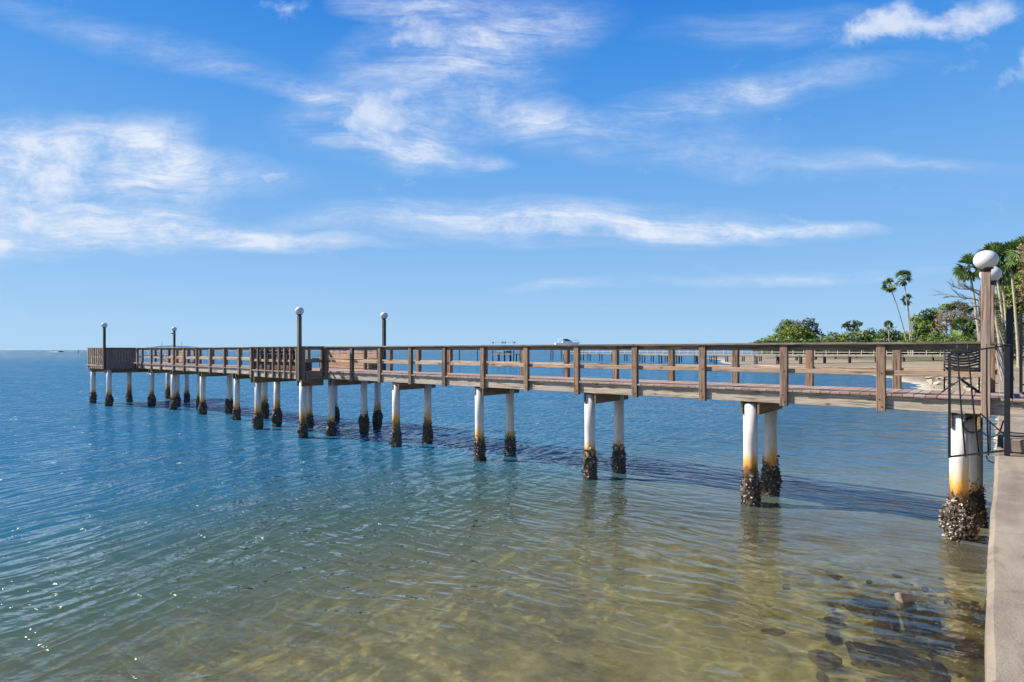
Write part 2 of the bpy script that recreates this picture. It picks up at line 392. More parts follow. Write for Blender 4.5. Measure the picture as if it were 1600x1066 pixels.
M['leafy'] = foliage('yellow_green_leaves', (.022, .046, .007), (.115, .175, .022), (.27, .33, .05))
M['leafd'] = foliage('dark_green_leaves', (.010, .022, .008), (.035, .062, .018), (.09, .13, .04))
M['leafb'] = foliage('brown_dry_leaves', (.10, .07, .035), (.22, .16, .075), (.34, .27, .14))
M['leafg'] = foliage('grey_green_leaves', (.08, .10, .07), (.17, .20, .14), (.28, .31, .24))
M['palm'] = foliage('palm_fronds', (.015, .035, .010), (.065, .12, .03), (.18, .26, .07))
M['trunk'] = plain('palm_trunk_bark', (.30, .26, .19), .9, 0, .3, 2)
M['bark'] = plain('grey_brown_bark', (.16, .12, .09), .9, 0, .35, 3)
M['deadbark'] = plain('bleached_dead_wood', (.33, .29, .27), .9, 0, .25, 3)
M['dryskirt'] = plain('dry_palm_skirt', (.07, .05, .03), .9, 0, .35, 3)

def mat_ground():
    m, g = new_mat('sand_and_seabed')
    pos = g.new('ShaderNodeNewGeometry').outputs['Position']
    s = g.new('ShaderNodeSeparateXYZ'); g.l.new(pos, s.inputs[0])
    n1 = g.noise(pos, .55, 6, .62, .8); n2 = g.noise(pos, 2.6, 6, .65, .4); n3 = g.noise(pos, 22, 4, .6); n0 = g.noise(pos, .05, 4, .6)
    bed = g.ramp(g.math('ADD', g.math('MULTIPLY', n1, .55), g.math('MULTIPLY', n2, .45)), [(.34, (.26, .20, .06)), (.44, (.50, .41, .14)), (.54, (.72, .60, .23)), (.66, (.85, .72, .34))])
    D_ = g.math('ADD', g.math('MULTIPLY', g.math('SUBTRACT', s.outputs[0], P0.x), N.x), g.math('MULTIPLY', g.math('SUBTRACT', s.outputs[1], P0.y), N.y))
    pale = g.maprange(g.math('ADD', D_, g.math('MULTIPLY', g.math('SUBTRACT', n1, .5), 4)), -3.5, .5)
    bed = g.mix(pale, bed, g.ramp(n2, [(.3, (.50, .45, .36)), (.6, (.74, .69, .57))]))
    n4 = g.noise(g.mapping(pos, (7, 3, 0), scale=(1, .8, 1)), .95, 5, .62, .6)
    bed = g.mix(g.math('MULTIPLY', g.maprange(n4, .52, .62, 0, .42), g.math('SUBTRACT', 1.0, g.math('MULTIPLY', pale, .6))), bed, g.ramp(n2, [(.35, (.07, .055, .045)), (.65, (.17, .15, .075))]))
    wd = g.vmath('MULTIPLY', g.vmath('SUBTRACT', pos, tuple(bed_pt(1440, 965))), (1.0, .62, 0)); ln_ = g.new('ShaderNodeVectorMath', operation='LENGTH'); g.l.new(wd, ln_.inputs[0])
    wmask = g.maprange(g.math('ADD', ln_.outputs['Value'], g.math('MULTIPLY', g.math('SUBTRACT', n2, .5), 5.0)), .4, 1.3, .62, 0)
    bed = g.mix(wmask, bed, g.ramp(n3, [(.35, (.035, .022, .014)), (.6, (.13, .075, .035))]))
    bed = g.mix(g.maprange(n3, .56, .72, 0, .28), bed, (.11, .08, .04))
    dry = g.ramp(g.math('ADD', g.math('MULTIPLY', n1, .4), g.math('MULTIPLY', n0, .6)), [(.3, (.12, .095, .065)), (.6, (.235, .19, .14))])
    weed = g.maprange(g.noise(g.mapping(pos, scale=(.12, .35, 1)), 1.0, 5, .6), .50, .60, 0, .85)
    dry = g.mix(weed, dry, (.17, .14, .09))
    grass = g.ramp(n1, [(.3, (.05, .06, .02)), (.6, (.11, .11, .045))])
    z = s.outputs[2]
    col = g.mix(g.maprange(z, -.12, .12), bed, dry)
    col = g.mix(g.maprange(g.math('ADD', z, g.math('MULTIPLY', n1, .5)), 1.25, 1.5), col, grass)
    h = g.math('ADD', g.math('MULTIPLY', n2, 1.), g.math('MULTIPLY', n3, .2))
    finish(g, col, .9, g.bump(h, .05, .7), spec=.2); return m
M['ground'] = mat_ground()

def mat_water():
    m, g = new_mat('bay_water')
    pos = g.new('ShaderNodeNewGeometry').outputs['Position']
    sp = g.new('ShaderNodeSeparateXYZ'); g.l.new(pos, sp.inputs[0]); X, Y = sp.outputs[0], sp.outputs[1]
    dist = g.math('SQRT', g.math('ADD', g.math('MULTIPLY', X, X), g.math('MULTIPLY', Y, Y)))
    # s: metres out from the sea wall
    S = g.math('ADD', g.math('MULTIPLY', g.math('SUBTRACT', X, P0.x), U.x), g.math('MULTIPLY', g.math('SUBTRACT', Y, P0.y), U.y))
    big = g.noise(pos, .16, 4, .6, .5); mid = g.noise(pos, .045, 4, .55)
    # waves: two crossing families of elongated crests plus small ripples
    wr = g.vmath('MULTIPLY', g.vmath('SUBTRACT', g.noise(pos, .35, 2, .5, out=1), (.5, .5, .5)), (1.1, 1.1, 0))
    pw = g.vmath('ADD', pos, wr)
    def fam(ang, long_, short, detail, rough, loc=(0, 0, 0)):
        v = g.mapping(pw, loc, (0, 0, -R(ang)), (1, 1, 1))
        v = g.mapping(v, (0, 0, 0), (0, 0, 0), (1 / long_, 1 / short, 1))
        return g.noise(v, 1.0, detail, rough)
    A = fam(64, 2.4, .62, 2, .42)             # crests running away from the camera on the left
    A2 = fam(50, 1.3, .34, 2, .4, (11, 4, 0))
    B = fam(-32, 1.25, .40, 2, .45, (5, 2, 0))  # crests parallel to the pier on the right
    C = fam(-10, 7.5, 2.6, 2, .5, (9, 1, 0))
    Dn = fam(-24, 2.8, 1.05, 2, .5, (3, 8, 0))
    rp = g.noise(g.mapping(pw, scale=(1, 1.3, 1)), 5.0, 2, .5)
    rp2 = g.noise(pw, 1.9, 2, .45)
    wA = g.maprange(g.math('ADD', S, g.math('MULTIPLY', g.math('SUBTRACT', big, .5), 9)), 3, 13)
    def ridge(v):   # sharpen the crests a little
        return g.math('POWER', g.math('SUBTRACT', 1.0, g.math('ABSOLUTE', g.math('MULTIPLY', g.math('SUBTRACT', v, .5), 2.6))), 1.5)
    hA = g.math('MULTIPLY', g.math('ADD', ridge(A), g.math('MULTIPLY', A2, .55)), g.math('MULTIPLY', wA, .50))
    hB = g.math('MULTIPLY', ridge(B), g.math('SUBTRACT', .115, g.math('MULTIPLY', wA, .04)))
    near = g.math('ADD', g.math('ADD', hA, hB), g.math('ADD', g.math('MULTIPLY', rp, .042), g.math('MULTIPLY', rp2, .12)))
    near = g.math('ADD', near, g.math('MULTIPLY', g.noise(g.mapping(pw, (4, 1, 0), scale=(1, 1.4, 1)), 10.5, 2, .5), .020))
    shore = g.maprange(S, 1, 9, .24, 1.0)
    h = g.math('MULTIPLY', near, shore)
    h = g.math('ADD', h, g.math('MULTIPLY', Dn, g.maprange(dist, 11, 45, .04, .85)))
    h = g.math('ADD', h, g.math('MULTIPLY', C, g.maprange(dist, 18, 90, .05, 2.0)))
    gust = g.maprange(g.noise(g.mapping(pos, scale=(.35, 1, 1)), .06, 3, .6), .3, .7, .65, 1.25)
    h = g.math('MULTIPLY', h, gust)
    nb = g.bump(h, 1.0, 1.0)
    nb.node.inputs['Distance'].default_value = 1.0
    # clear shallows over sand, turbid water farther out, reflected sky blue painted into its colour
    t = g.math('ADD', S, g.math('MULTIPLY', g.math('SUBTRACT', big, .5), 7.0))
    t = g.math('ADD', t, g.math('MULTIPLY', g.math('MAXIMUM', g.math('SUBTRACT', Y, 17.), 0.0), .40))
    body = g.math('MAXIMUM', g.maprange(t, -1, 12.5, .04, .97), g.maprange(g.math('ADD', dist, g.math('MULTIPLY', g.math('SUBTRACT', big, .5), 4.0)), 8.5, 16, .03, .80))
    col = g.ramp(g.maprange(t, 0, 60, 0, 1, False), [(0, (.175, .165, .095)), (.06, (.10, .105, .055)), (.12, (.046, .082, .052)), (.19, (.018, .066, .100)), (.42, (.012, .082, .185)), (1, (.014, .115, .26))])
    farc = g.ramp(g.maprange(Y, 150, 420, 0, 1, False), [(0, (.014, .115, .26)), (.32, (.016, .14, .27)), (.40, (.06, .17, .24)), (.5, (.015, .075, .10)), (.8, (.010, .06, .085)), (1, (.014, .07, .10))])
    col = g.mix(g.maprange(Y, 110, 200), col, farc)
    col = g.mix(g.maprange(mid, .4, .62, 0, .4), col, (.02, .14, .23))
    col = g.mix(g.maprange(dist, 11.5, 22, 0, .74), col, (.012, .082, .155))
    dif = g.new('ShaderNodeBsdfDiffuse'); g.l.new(col, dif.inputs[0])
    # caustic light lines painted as a cell pattern into the transparency tint
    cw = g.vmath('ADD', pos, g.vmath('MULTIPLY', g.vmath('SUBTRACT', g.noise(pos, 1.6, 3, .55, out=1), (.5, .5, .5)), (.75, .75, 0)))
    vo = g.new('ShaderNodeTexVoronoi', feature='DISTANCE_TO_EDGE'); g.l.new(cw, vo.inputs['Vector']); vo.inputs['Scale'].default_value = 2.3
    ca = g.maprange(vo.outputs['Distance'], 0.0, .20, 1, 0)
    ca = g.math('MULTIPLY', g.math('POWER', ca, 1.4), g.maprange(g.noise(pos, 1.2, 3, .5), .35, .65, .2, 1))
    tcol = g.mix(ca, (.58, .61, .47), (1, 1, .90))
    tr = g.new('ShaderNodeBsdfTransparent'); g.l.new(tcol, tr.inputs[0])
    gl = g.new('ShaderNodeBsdfGlossy'); gl.inputs['Roughness'].default_value = .06; g.l.new(nb, gl.inputs['Normal'])
    g.put(gl.inputs['Roughness'], g.maprange(dist, 20, 400, .065, .22, False))
    rf = g.new('ShaderNodeBsdfRefraction'); rf.inputs['IOR'].default_value = 1.33; rf.inputs['Roughness'].default_value = .0; g.l.new(nb, rf.inputs['Normal']); rf.inputs[0].default_value = (1, 1, .93, 1)
    mx0 = g.new('ShaderNodeMixShader'); mx0.inputs[0].default_value = .25; g.l.new(tr.outputs[0], mx0.inputs[1]); g.l.new(rf.outputs[0], mx0.inputs[2])
    mx1 = g.new('ShaderNodeMixShader'); g.put(mx1.inputs[0], body); g.l.new(mx0.outputs[0], mx1.inputs[1]); g.l.new(dif.outputs[0], mx1.inputs[2])
    fr = g.new('ShaderNodeFresnel'); g.put(fr.inputs['IOR'], g.maprange(dist, 8, 20, 1.5, 2.15)); g.l.new(nb, fr.inputs['Normal'])
    mx2 = g.new('ShaderNodeMixShader'); g.put(mx2.inputs[0], g.math('MINIMUM', fr.outputs[0], .8)); g.l.new(mx1.outputs[0], mx2.inputs[1]); g.l.new(gl.outputs[0], mx2.inputs[2])
    out = g.new('ShaderNodeOutputMaterial'); g.l.new(mx2.outputs[0], out.inputs[0])
    return m
M['water'] = mat_water()

# ------------------------------------------------------------------ ground and water
SH_Y = [-60, 8.46, 30, 34, 38, 43, 47, 55, 65, 86, 117, 135, 163, 190, 230, 260, 330, 600, 4000]
SH_X = [-50.1, 7.0, 25.0, 27.0, 28.4, 30.0, 32.5, 37.5, 43, 49.5, 52, 50, 58, 68, 74, 92, 150, 420, 4000]
def hash_noise(x, y, sc, seed=0):
    out = np.zeros_like(x)
    r = np.random.default_rng(seed)
    for i in range(7):
        a = r.uniform(0, 2*PI); k = sc * r.uniform(.5, 2.0); ph = r.uniform(0, 2*PI)
        out += np.sin((x*np.cos(a) + y*np.sin(a)) * k + ph + 1.3*np.sin((x*np.sin(a) - y*np.cos(a)) * k * .7 + ph*2))
    return out / 7
def ground_h(x, y):
    dl = (x - np.interp(y, SH_Y, SH_X)) * .77
    dl = dl + 1.6 * hash_noise(x, y, .12, 3) * np.clip((y - 35) / 20, 0, 1)
    far = np.where(dl > 0, np.minimum(1.5, dl * .055 + .35*np.clip((dl-14)/10, 0, 1)), np.maximum(-2.5, dl * .05))
    near = np.where(dl > 0, .3 + 0*dl, np.maximum(-2.5, -.42 + dl * .075))
    b = np.clip((y - 33) / 12, 0, 1); b = b*b*(3 - 2*b)
    h = near * (1 - b) + far * b
    c_ = bed_pt(1440, 968, -.2); h = h + .20*np.exp(-(((x-c_.x)/1.15)**2 + ((y-c_.y)/.95)**2)**1.3)
    return h + .05 * hash_noise(x, y, 1.1, 5) + .02 * hash_noise(x, y, 4, 6)
def axis(parts):
    o = []
    for a, b, n in parts: o += list(np.linspace(a, b, n, endpoint=False))
    o.append(parts[-1][1]); return np.array(o)
xs = axis([(-12000, -600, 10), (-600, -60, 18), (-60, -12, 24), (-12, 14, 110), (14, 80, 110), (80, 300, 60), (300, 12000, 14)])
ys = axis([(-200, -10, 8), (-10, 2, 8), (2, 24, 100), (24, 70, 80), (70, 260, 90), (260, 700, 24), (700, 12000, 12)])
gx, gy = np.meshgrid(xs, ys); gz = ground_h(gx, gy)
vv = np.stack([gx.ravel(), gy.ravel(), gz.ravel()], 1); nx, ny = len(xs), len(ys)
ii = np.arange((ny-1)*(nx-1)); rr, cc = ii // (nx-1), ii % (nx-1); a0 = rr*nx + cc
ff = np.stack([a0, a0+1, a0+nx+1, a0+nx], 1)
me = bpy.data.meshes.new('ground'); me.from_pydata(vv.tolist(), [], ff.tolist()); me.materials.append(M['ground'])
me.polygons.foreach_set('use_smooth', [True]*len(me.polygons))
tag(link('ground', me), kind='structure')
wm = MB(); wm.add([(-12000, -200, 0), (12000, -200, 0), (12000, 12000, 0), (-12000, 12000, 0)], [(0, 1, 2, 3)])
tag(wm.build('water', M['water']), kind='structure')

# ------------------------------------------------------------------ the fishing pier
pier = tag(empty('fishing_pier', P0, PROT), 'long weathered wooden fishing pier on white piles crusted with oysters', 'pier')
ZD, ZR, ZF = 2.420, 3.337, 2.138      # deck top, rail top, fascia bottom
BW = .1627
def deck_part(s0, s1, d0, d1):
    m = MB(); k0 = math.floor(-s1 / BW); k1 = math.ceil(-s0 / BW)
    for k in range(k0, k1):
        xa, xb = max(k*BW + .004, -s1), min((k+1)*BW - .004, -s0)
        if xb - xa < .01: continue
        j = random.uniform(-.002, .002); e = random.uniform(-.008, .008)
        m.box(xa, xb, d0 + e, d1 + e, ZD - .04 + j, ZD + j, .004)
    return m.build('deck', M['deck'], pier)
S_END = 40.7
deck_part(-2.15, 37.2, .012, 1.788)
deck_part(17.62, 21.5, -.885, .008)
deck_part(17.62, 21.5, 1.792, 2.685)
deck_part(37.204, S_END, -1.486, 3.286)
def beam(name, s0, s1, d0, d1, z0, z1, mat, bev=.006, parent=None):
    """one board; its mesh origin sits at its own middle so the grain differs"""
    c = Vector((-(s0+s1)/2, (d0+d1)/2, (z0+z1)/2)); m = MB()
    m.box(-abs(s1-s0)/2, abs(s1-s0)/2, -abs(d1-d0)/2, abs(d1-d0)/2, -abs(z1-z0)/2, abs(z1-z0)/2, bev)
    return m.build(name, mat, parent or pier, loc=c)
# edge lines: (list of post s, d of outer face, direction to inside, lamp etc)
near_s = [0.0, 1.63, 3.27, 4.88, 6.49, 8.10, 9.68, 11.26, 12.82, 14.39, 15.98, 17.56]
near2_s = [21.58, 23.02, 24.47, 25.92, 27.41, 28.93, 30.48, 31.80, 33.56, 34.97, 36.35, 37.12]
far_s = [-1.5] + [-.05 + 1.60*k for k in range(11)]
far2_s = [21.6, 23.1, 24.7, 26.3, 27.9, 29.5, 31.1, 32.7, 34.3, 35.9, 37.1]
M['bolt'] = plain('rusty_bolt', (.10, .055, .03), .6, .5, .4, 60)
pm = MB(); pm.box(-.07, .07, -.05, .05, 2.10, ZR - .04, .006); nf = len(pm.f)
for (x_, z_) in ((.015, 2.19), (-.02, 2.32), (.01, 2.79)): pm.tube([(x_, -.049, z_), (x_, -.058, z_)], .013, 8)
post_me = pm.mesh('rail_post', M['post']); post_me.materials.append(M['bolt'])
for i_, p_ in enumerate(post_me.polygons): p_.material_index = 1 if i_ >= nf else 0
pm = MB(); pm.box(-.07, .07, -.07, .07, 2.10, ZR - .04, .006); post_sq = pm.mesh('rail_post', M['post'])
def post(s, d, me=post_me, rz=0.0):
    return link('rail_post', me, pier, (-s, d, random.uniform(-.006, .006)), (0, 0, rz + random.uniform(-.012, .012)))
def side(ss, s0, s1, d, inn, fascia=True):
    """d = outer face, inn = +1 when inside lies at larger d"""
    for s in ss: post(s, d + inn*(.05 if inn > 0 else .07), post_me if inn > 0 else post_sq)
    # boards are cut at posts, every second or third post
    def runs(z0, z1, da, db, name, mat, step):
        cuts = [s0] + [ss[i] for i in range(step, len(ss)-1, step) if s0 + 1 < ss[i] < s1 - 1] + [s1]
        for a, b in zip(cuts[:-1], cuts[1:]):
            beam(name, a + .002, b - .002, d + inn*da, d + inn*db, z0 + random.uniform(-.003, .003), z1 + random.uniform(-.003, .003), mat)
    runs(ZR - .04, ZR, -.03, .15, 'handrail', M['rail'], 3)
    runs(ZR - .138, ZR - .042, .072, .110, 'upper_rail', M['rail'], 2)
    runs(2.745, 2.838, .072, .112, 'mid_rail', M['midrail'], 2)
    if fascia: runs(ZF, ZD - .042, .070, .110, 'fascia_board', M['fascia'], 3)
side(near_s, -2.15 if False else -1.5, 17.6, 0.0, 1)
beam('fascia_board', -2.9, -1.505, .07, .11, ZF, ZD - .042, M['fascia'])
side(far_s, -1.6, 17.6, 1.80, -1)
side(near2_s, 21.5, 37.15, 0.0, 1)
side(far2_s, 21.5, 37.15, 1.80, -1)
# cross pieces where the deck steps out
def cross(s, d0, d1, inn, mid=True):
    for (z0, z1, nm, mt) in ((ZR-.04, ZR, 'handrail', 'railcross'), (ZR-.138, ZR-.042, 'upper_rail', 'railcross'), (2.745, 2.838, 'mid_rail', 'railcross'), (ZF, ZD-.042, 'fascia_board', 'railcross')):
        if nm == 'mid_rail' and not mid: continue
        w = (-.03, .15) if nm == 'handrail' else (.072, .110)
        beam(nm, s + inn*w[0], s + inn*w[1], d0, d1, z0, z1, M[mt])
cross(17.58, -.74, -.04, 1); cross(21.56, -.74, -.04, -1)
cross(17.58, 1.82, 2.54, 1); cross(21.56, 1.82, 2.54, -1)
post(17.70, -.04, rz=R(90)); post(21.44, -.78)
post(17.63, 2.6); post(21.5, 2.6); post(17.66, 1.84, rz=R(90))
side([17.66, 21.5], 17.6, 21.55, -.90, 1)
side([17.66, 18.9, 20.2, 21.5], 17.6, 21.55, 2.70, -1)
# head of the pier
side([37.2, 40.6], 37.15, 40.72, -1.50, 1)
side([37.2, 38.4, 39.5, 40.6], 37.15, 40.72, 3.30, -1)
cross(40.70, -1.4, 3.2, -1); cross(37.16, -1.4, -.05, 1, False); cross(37.16, 1.85, 3.2, 1)
for d in (-.3, 1.0, 2.2): post(40.66, d, rz=R(90))
# joists under the deck
for d in (.5, .9, 1.3): beam('joist', -2.1, 37.2, d - .02, d + .02, ZF + .01, ZD - .045, M['dark'])
for d in (-1.1, -.5, 2.2, 2.8): beam('joist', 37.25, 40.6, d - .02, d + .02, ZF + .01, ZD - .045, M['dark'])
for d in (-.4, 2.3): beam('joist', 17.7, 21.4, d - .02, d + .02, ZF + .01, ZD - .045, M['dark'])
# vertical slat screen of the near alcove (seen from behind) and the head
for s in (18.05, 18.48, 18.90, 19.32, 19.75, 20.33, 20.93): 
    o = beam('screen_slat', s - .04, s + .04, -.905, -.825, ZF, ZR - .045, M['post'])
for s in np.linspace(37.45, 40.45, 9):
    beam('screen_slat', s - .06, s + .06, -1.525, -1.485, ZF - .04, ZR - .045, M['midrail'])
beam('screen_rail', 37.2, 40.7, -1.57, -1.527, ZF + .13, ZF + .19, M['midrail'])
def solid_panel(s, d0, d1):   # upright boards closing the side of the head
    m = MB(); n = 9; w = (d1-d0)/n
    for i in range(n): m.box(-s-.012 + random.uniform(-.002, .002), -s+.012, d0+i*w+.003, d0+(i+1)*w-.003, ZF-.02, ZR-.05, .003)
    return m.build('side_panel', M['panel'], pier)
solid_panel(37.20, -1.42, -.12)

# piles with oyster crusts and cap beams
PR = .128
def pile_mesh():
    m = MB(); m.lathe([(PR, -3.0), (PR, .6), (PR, 1.3), (PR*.985, 2.1)], 28); return m.mesh('pile', M['pile'], True)
pile_me = pile_mesh()
def crust_mesh(seed, top, n_shell, pale, bulge=1.0):
    r = random.Random(seed); m = MB(); n = 26; rows = 16
    ph = [r.uniform(0, 2*PI) for _ in range(6)]
    def rad(a, t):
        b = .014 + .046*math.sin(PI*min(1, max(0, (t-.22)/.78)))**1.1
        w = 1 + .35*math.sin(a*2+ph[0]+t*5) + .3*math.sin(a*3+ph[1]-t*8) + .2*math.sin(a*5+ph[2]+t*13)
        return PR + max(.006, b * w * bulge) * (1 if t < .92 else .35 if t <= 1 else .12)
    vs = []; fs = []
    z0 = -.35
    for i in range(rows+1):
        t = i/rows
        for k in range(n):
            a_ = 2*PI*k/n; q = rad(a_, t) + r.uniform(-.012, .014)
            zz = z0 + t*(top - z0) + (.05*math.sin(a_*2+ph[3]) + .03*math.sin(a_*5+ph[4]))*t + r.uniform(-.01, .01)
            vs.append((q*math.cos(a_), q*math.sin(a_), zz))
    for i in range(rows):
        for k in range(n): fs.append((i*n+k, i*n+(k+1) % n, (i+1)*n+(k+1) % n, (i+1)*n+k))
    for f in fs: pass
    o = len(m.v); m.v += vs; m.f += fs; m.c += [r.uniform(0, .42) for _ in fs]
    for _ in range(n_shell):
        t = r.uniform(.12, 1.0) if r.random() < .9 else 1.0 + abs(r.gauss(0, .07)); a_ = r.uniform(0, 2*PI); q = rad(a_, t) + r.uniform(-.01, .02)
        zz = z0 + t*(top - z0) + .05*math.sin(a_*2+ph[3])*t
        c = Vector((q*math.cos(a_), q*math.sin(a_), zz)); nr = Vector((math.cos(a_), math.sin(a_), r.uniform(-.3, .5))).normalized()
        L = r.uniform(.012, .046); w = L*r.uniform(.35, .7); th = L*.16
        ax = (Vector((r.uniform(-1, 1), r.uniform(-1, 1), r.uniform(-1, 1))) + nr*.9).normalized()
        sd_ = ax.cross(nr).normalized() if ax.cross(nr).length > .01 else nr.orthogonal().normalized()
        up = ax.cross(sd_).normalized()
        P_ = [c - ax*L, c - ax*L*.3 + sd_*w, c + ax*L*.7 + sd_*w*.7, c + ax*L, c + ax*L*.7 - sd_*w*.7, c - ax*L*.3 - sd_*w]
        top_ = [p + up*th for p in P_]; cu = c + up*th*2.2
        vs = [*P_, cu]; f2 = [(i, (i+1) % 6, 6) for i in range(6)] + [(5, 4, 3, 2, 1, 0)]
        sh = r.choice([.15, .35, .6, .8, .95]) if r.random() < pale else r.uniform(0, .5)
        o = len(m.v); m.v += [tuple(p) for p in vs]; m.f += [tuple(i+o for i in f) for f in f2]; m.c += [sh]*len(f2)
    return m.mesh('oyster_crust', M['oyster'])
crust_near = crust_mesh(3, .60, 1700, .95, 1.35)
crust_mid = [crust_mesh(5, .58, 620, .75, .62), crust_mesh(8, .64, 620, .7, .7)]
crust_far = [crust_mesh(21, .62, 300, .45, .95), crust_mesh(22, .74, 300, .4, 1.2), crust_mesh(23, .52, 300, .5, .8)]
def pile(s, d, kind, tall=None):
    o = link('pile', pile_me, pier, (-s, d, 0), (R(random.uniform(-.4, .4)), R(random.uniform(-.4, .4)), random.uniform(0, 6)))
    me_ = {0: crust_near, 1: random.choice(crust_mid), 2: random.choice(crust_far)}[kind]
    c = link('oyster_crust', me_, o); c.rotation_euler = (0, 0, random.uniform(0, 6) if kind else 0)
    return o
def caps(s, d0, d1, w=.152):
    for q in (-1, 1): beam('cap_beam', s + q*w - .021, s + q*w + .021, d0, d1, 1.885, ZF - .003, M['cap'])
for i, (sa, sb) in enumerate([(-1.1, -1.27), (2.33, 2.27), (6.24, 6.06), (10.0, 9.78), (13.79, 13.5)]):
    w_ = (1.03, 1.10, 1.03, 1, 1)[i]; pile(sa, .25, 0 if i == 0 else (1 if i < 4 else 2)).scale = (w_, w_, 1); pile(sb, 1.38, 1 if i < 4 else 2).scale = (w_, w_, 1); caps((sa+sb)/2, .10, 1.74, .152*w_ + (.03 if i == 0 else 0))
pile(17.56, .25, 2); pile(17.10, 1.38, 2); caps(17.35, -.86, 1.74) if False else None
caps(17.33, .10, 1.74)
pile(17.92, -.70, 2); pile(20.0, .9, 2) if False else None; pile(20.17, .9, 2); pile(17.75, 2.5, 2); caps(17.93, -.85, .05); caps(17.75, 1.85, 2.68)
pile(20.77, 2.5, 2); pile(21.43, -.62, 2); pile(21.63, .3, 2); caps(21.45, -.85, 2.66)
for (s, da, sb, db) in ((25.24, .3, 24.8, 1.4), (28.85, .3, 28.4, 1.4), (32.53, .3, 31.9, 1.4), (35.66, .3, 34.97, 1.4)):
    pile(s, da, 2); pile(sb, db, 2); caps((s+sb)/2, .08, 1.74)
pile(37.45, -1.28, 2); pile(40.38, -1.28, 2); pile(39.33, .3, 2); pile(40.5, 2.9, 2); pile(37.5, 2.9, 2); caps(37.6, -1.44, 3.24); caps(40.35, -1.44, 3.24)
# drain / water line under the deck at the shore end
hm = MB()
hm.tube(smooth([(1.22, .17, 2.06), (1.16, .10, 1.95), (1.24, .10, 1.84), (1.36, .13, 1.86), (1.40, .16, 2.0), (1.32, .19, 2.07), (1.22, .17, 2.05)]), .018, 8)
hm.tube(smooth([(1.36, .12, 1.9), (1.5, .1, 1.78), (1.62, .12, 1.85), (1.68, .2, 2.05)]), .012, 6)
hm.build('hose_coil', M['iron'], pier, True)
cm_ = MB(); cm_.tube([(-33.5, .1, 2.1), (-34.0, .05, 1.85), (-34.6, .05, 1.78), (-35.2, .1, 2.1)], .012, 5); cm_.build('cable', M['iron'], pier)

# ------------------------------------------------------------------ lamps on wooden posts
def lamp(s, d, label, wid=.13, r=.175, base=2.10, ztop=4.42, bracket=False, group='globe lamps on wooden posts along the pier'):
    t = tag(empty('lamp_post', W(s, d, base), PROT), label, 'lamp', group)
    h = ztop - base
    m = MB(); m.box(-wid/2, wid/2, -wid/2, wid/2, 0, h, .008); m.build('post', M['lamppost' if wid > .121 else 'lampdark'], t)
    m = MB(); m.lathe([(r*.42, 0), (r*.42, .03), (r*.62, .045), (r*.62, .06), (r*.4, .075)], 24, (0, 0, h)); m.build('collar', M['collar'], t, True)
    m = MB(); zc = h + .05 + r*.86
    prof = [(r*.45, -r*.87)] + [(r*math.cos(a_), r*.94*math.sin(a_)) for a_ in np.linspace(-1.05, 1.5, 18)] + [(.002, r*.94)]
    m.lathe(prof, 32, (0, 0, zc)); m.build('globe', M['globe'], t, True)
    if bracket:
        m = MB(); m.bar((0, 0, h-.18), (-.28, -.05, h-.12), .05); m.box(-.42, -.22, -.09, .02, h-.13, h-.08, .01); m.build('floodlight', M['collar'], t)
    return t
lamp(-1.46, .0, 'tall wooden globe lamp beside the iron gate, nearest to the camera', .122, .166, 2.10, 4.47)
lamp(-1.50, 1.86, 'wooden globe lamp half hidden behind the nearest lamp at the gate', .122, .166, 2.10, 4.42)
lamp(17.70, -.97, 'globe lamp rising from the near corner of the middle alcove', .12, .155)
lamp(17.67, 2.77, 'globe lamp on the far rail of the middle alcove, second pole from its near corner', .12, .155)
lamp(37.25, -1.57, 'leftmost globe lamp at the near corner of the pier head', .12, .155)
lamp(40.75, 3.37, 'globe lamp with a small floodlight on the far side of the pier head', .12, .155, bracket=True)

# ------------------------------------------------------------------ benches in the alcoves
def bench(s0, s1, d_back, inn, label, holes=True, skirt=True, mat='bench'):
    """seat against a board back; inn = direction from back to seat along d"""
    L = s1 - s0; t = tag(empty('built_in_bench', W((s0+s1)/2, d_back, ZD + .001), PROT), label, 'bench', 'wooden benches built against the pier rails')
    m = MB()
    for i in range(3): m.box(-L/2, L/2, inn*(.03+.14*i), inn*(.16+.14*i), .40, .44, .005)
    m.build('seat', M[mat], t)
    m = MB(); zz = [(.45, .575), (.585, .665), (.675, .745)] if holes else [(.45, .60), (.61, .76)]
    zz = [(.02, .16), (.17, .31), (.32, .455), (.46, .62), (.645, .735), (.765, .86)]
    for (a_, b_) in zz: m.box(-L/2, L/2, inn*(-.012), inn*.018, a_, b_, .004)
    for i in range(int(L/.42)+1):
        x = -L/2 + .02 + i*(L-.04)/int(L/.42)
        m.box(x-.05, x+.05, inn*(-.05), inn*(-.014), .40, .90, .004)
    m.build('backrest', M[mat], t)
    if skirt:
        m = MB()
        for k in range(3): m.box(-L/2+.03, L/2-.03, inn*.40, inn*.425, .02+.125*k, .138+.125*k, .004)
        m.build('skirt_board', M[mat], t)
        for e_ in (-1, 1):
            m = MB()
            for k in range(3): m.box(e_*(L/2-.026), e_*(L/2-.004), inn*.04, inn*.43, .02+.125*k, .138+.125*k, .004)
            m.build('end_board', M[mat], t)
    return t
bench(17.85, 21.4, 2.56, -1, 'tan wooden bench along the far rail of the middle alcove')
bench(17.95, 21.3, -.745, 1, 'wooden bench in the middle alcove with its grey slatted back to the camera', mat='darkpanel')
bench(37.6, 40.4, 3.10, -1, 'wooden bench with slotted back on the far side of the pier head')
bench(37.6, 40.4, -1.34, 1, 'bench behind the slat screen of the pier head, leftmost seat on the pier', mat='darkpanel')  # darker wood puts the shade behind the slats into its colour

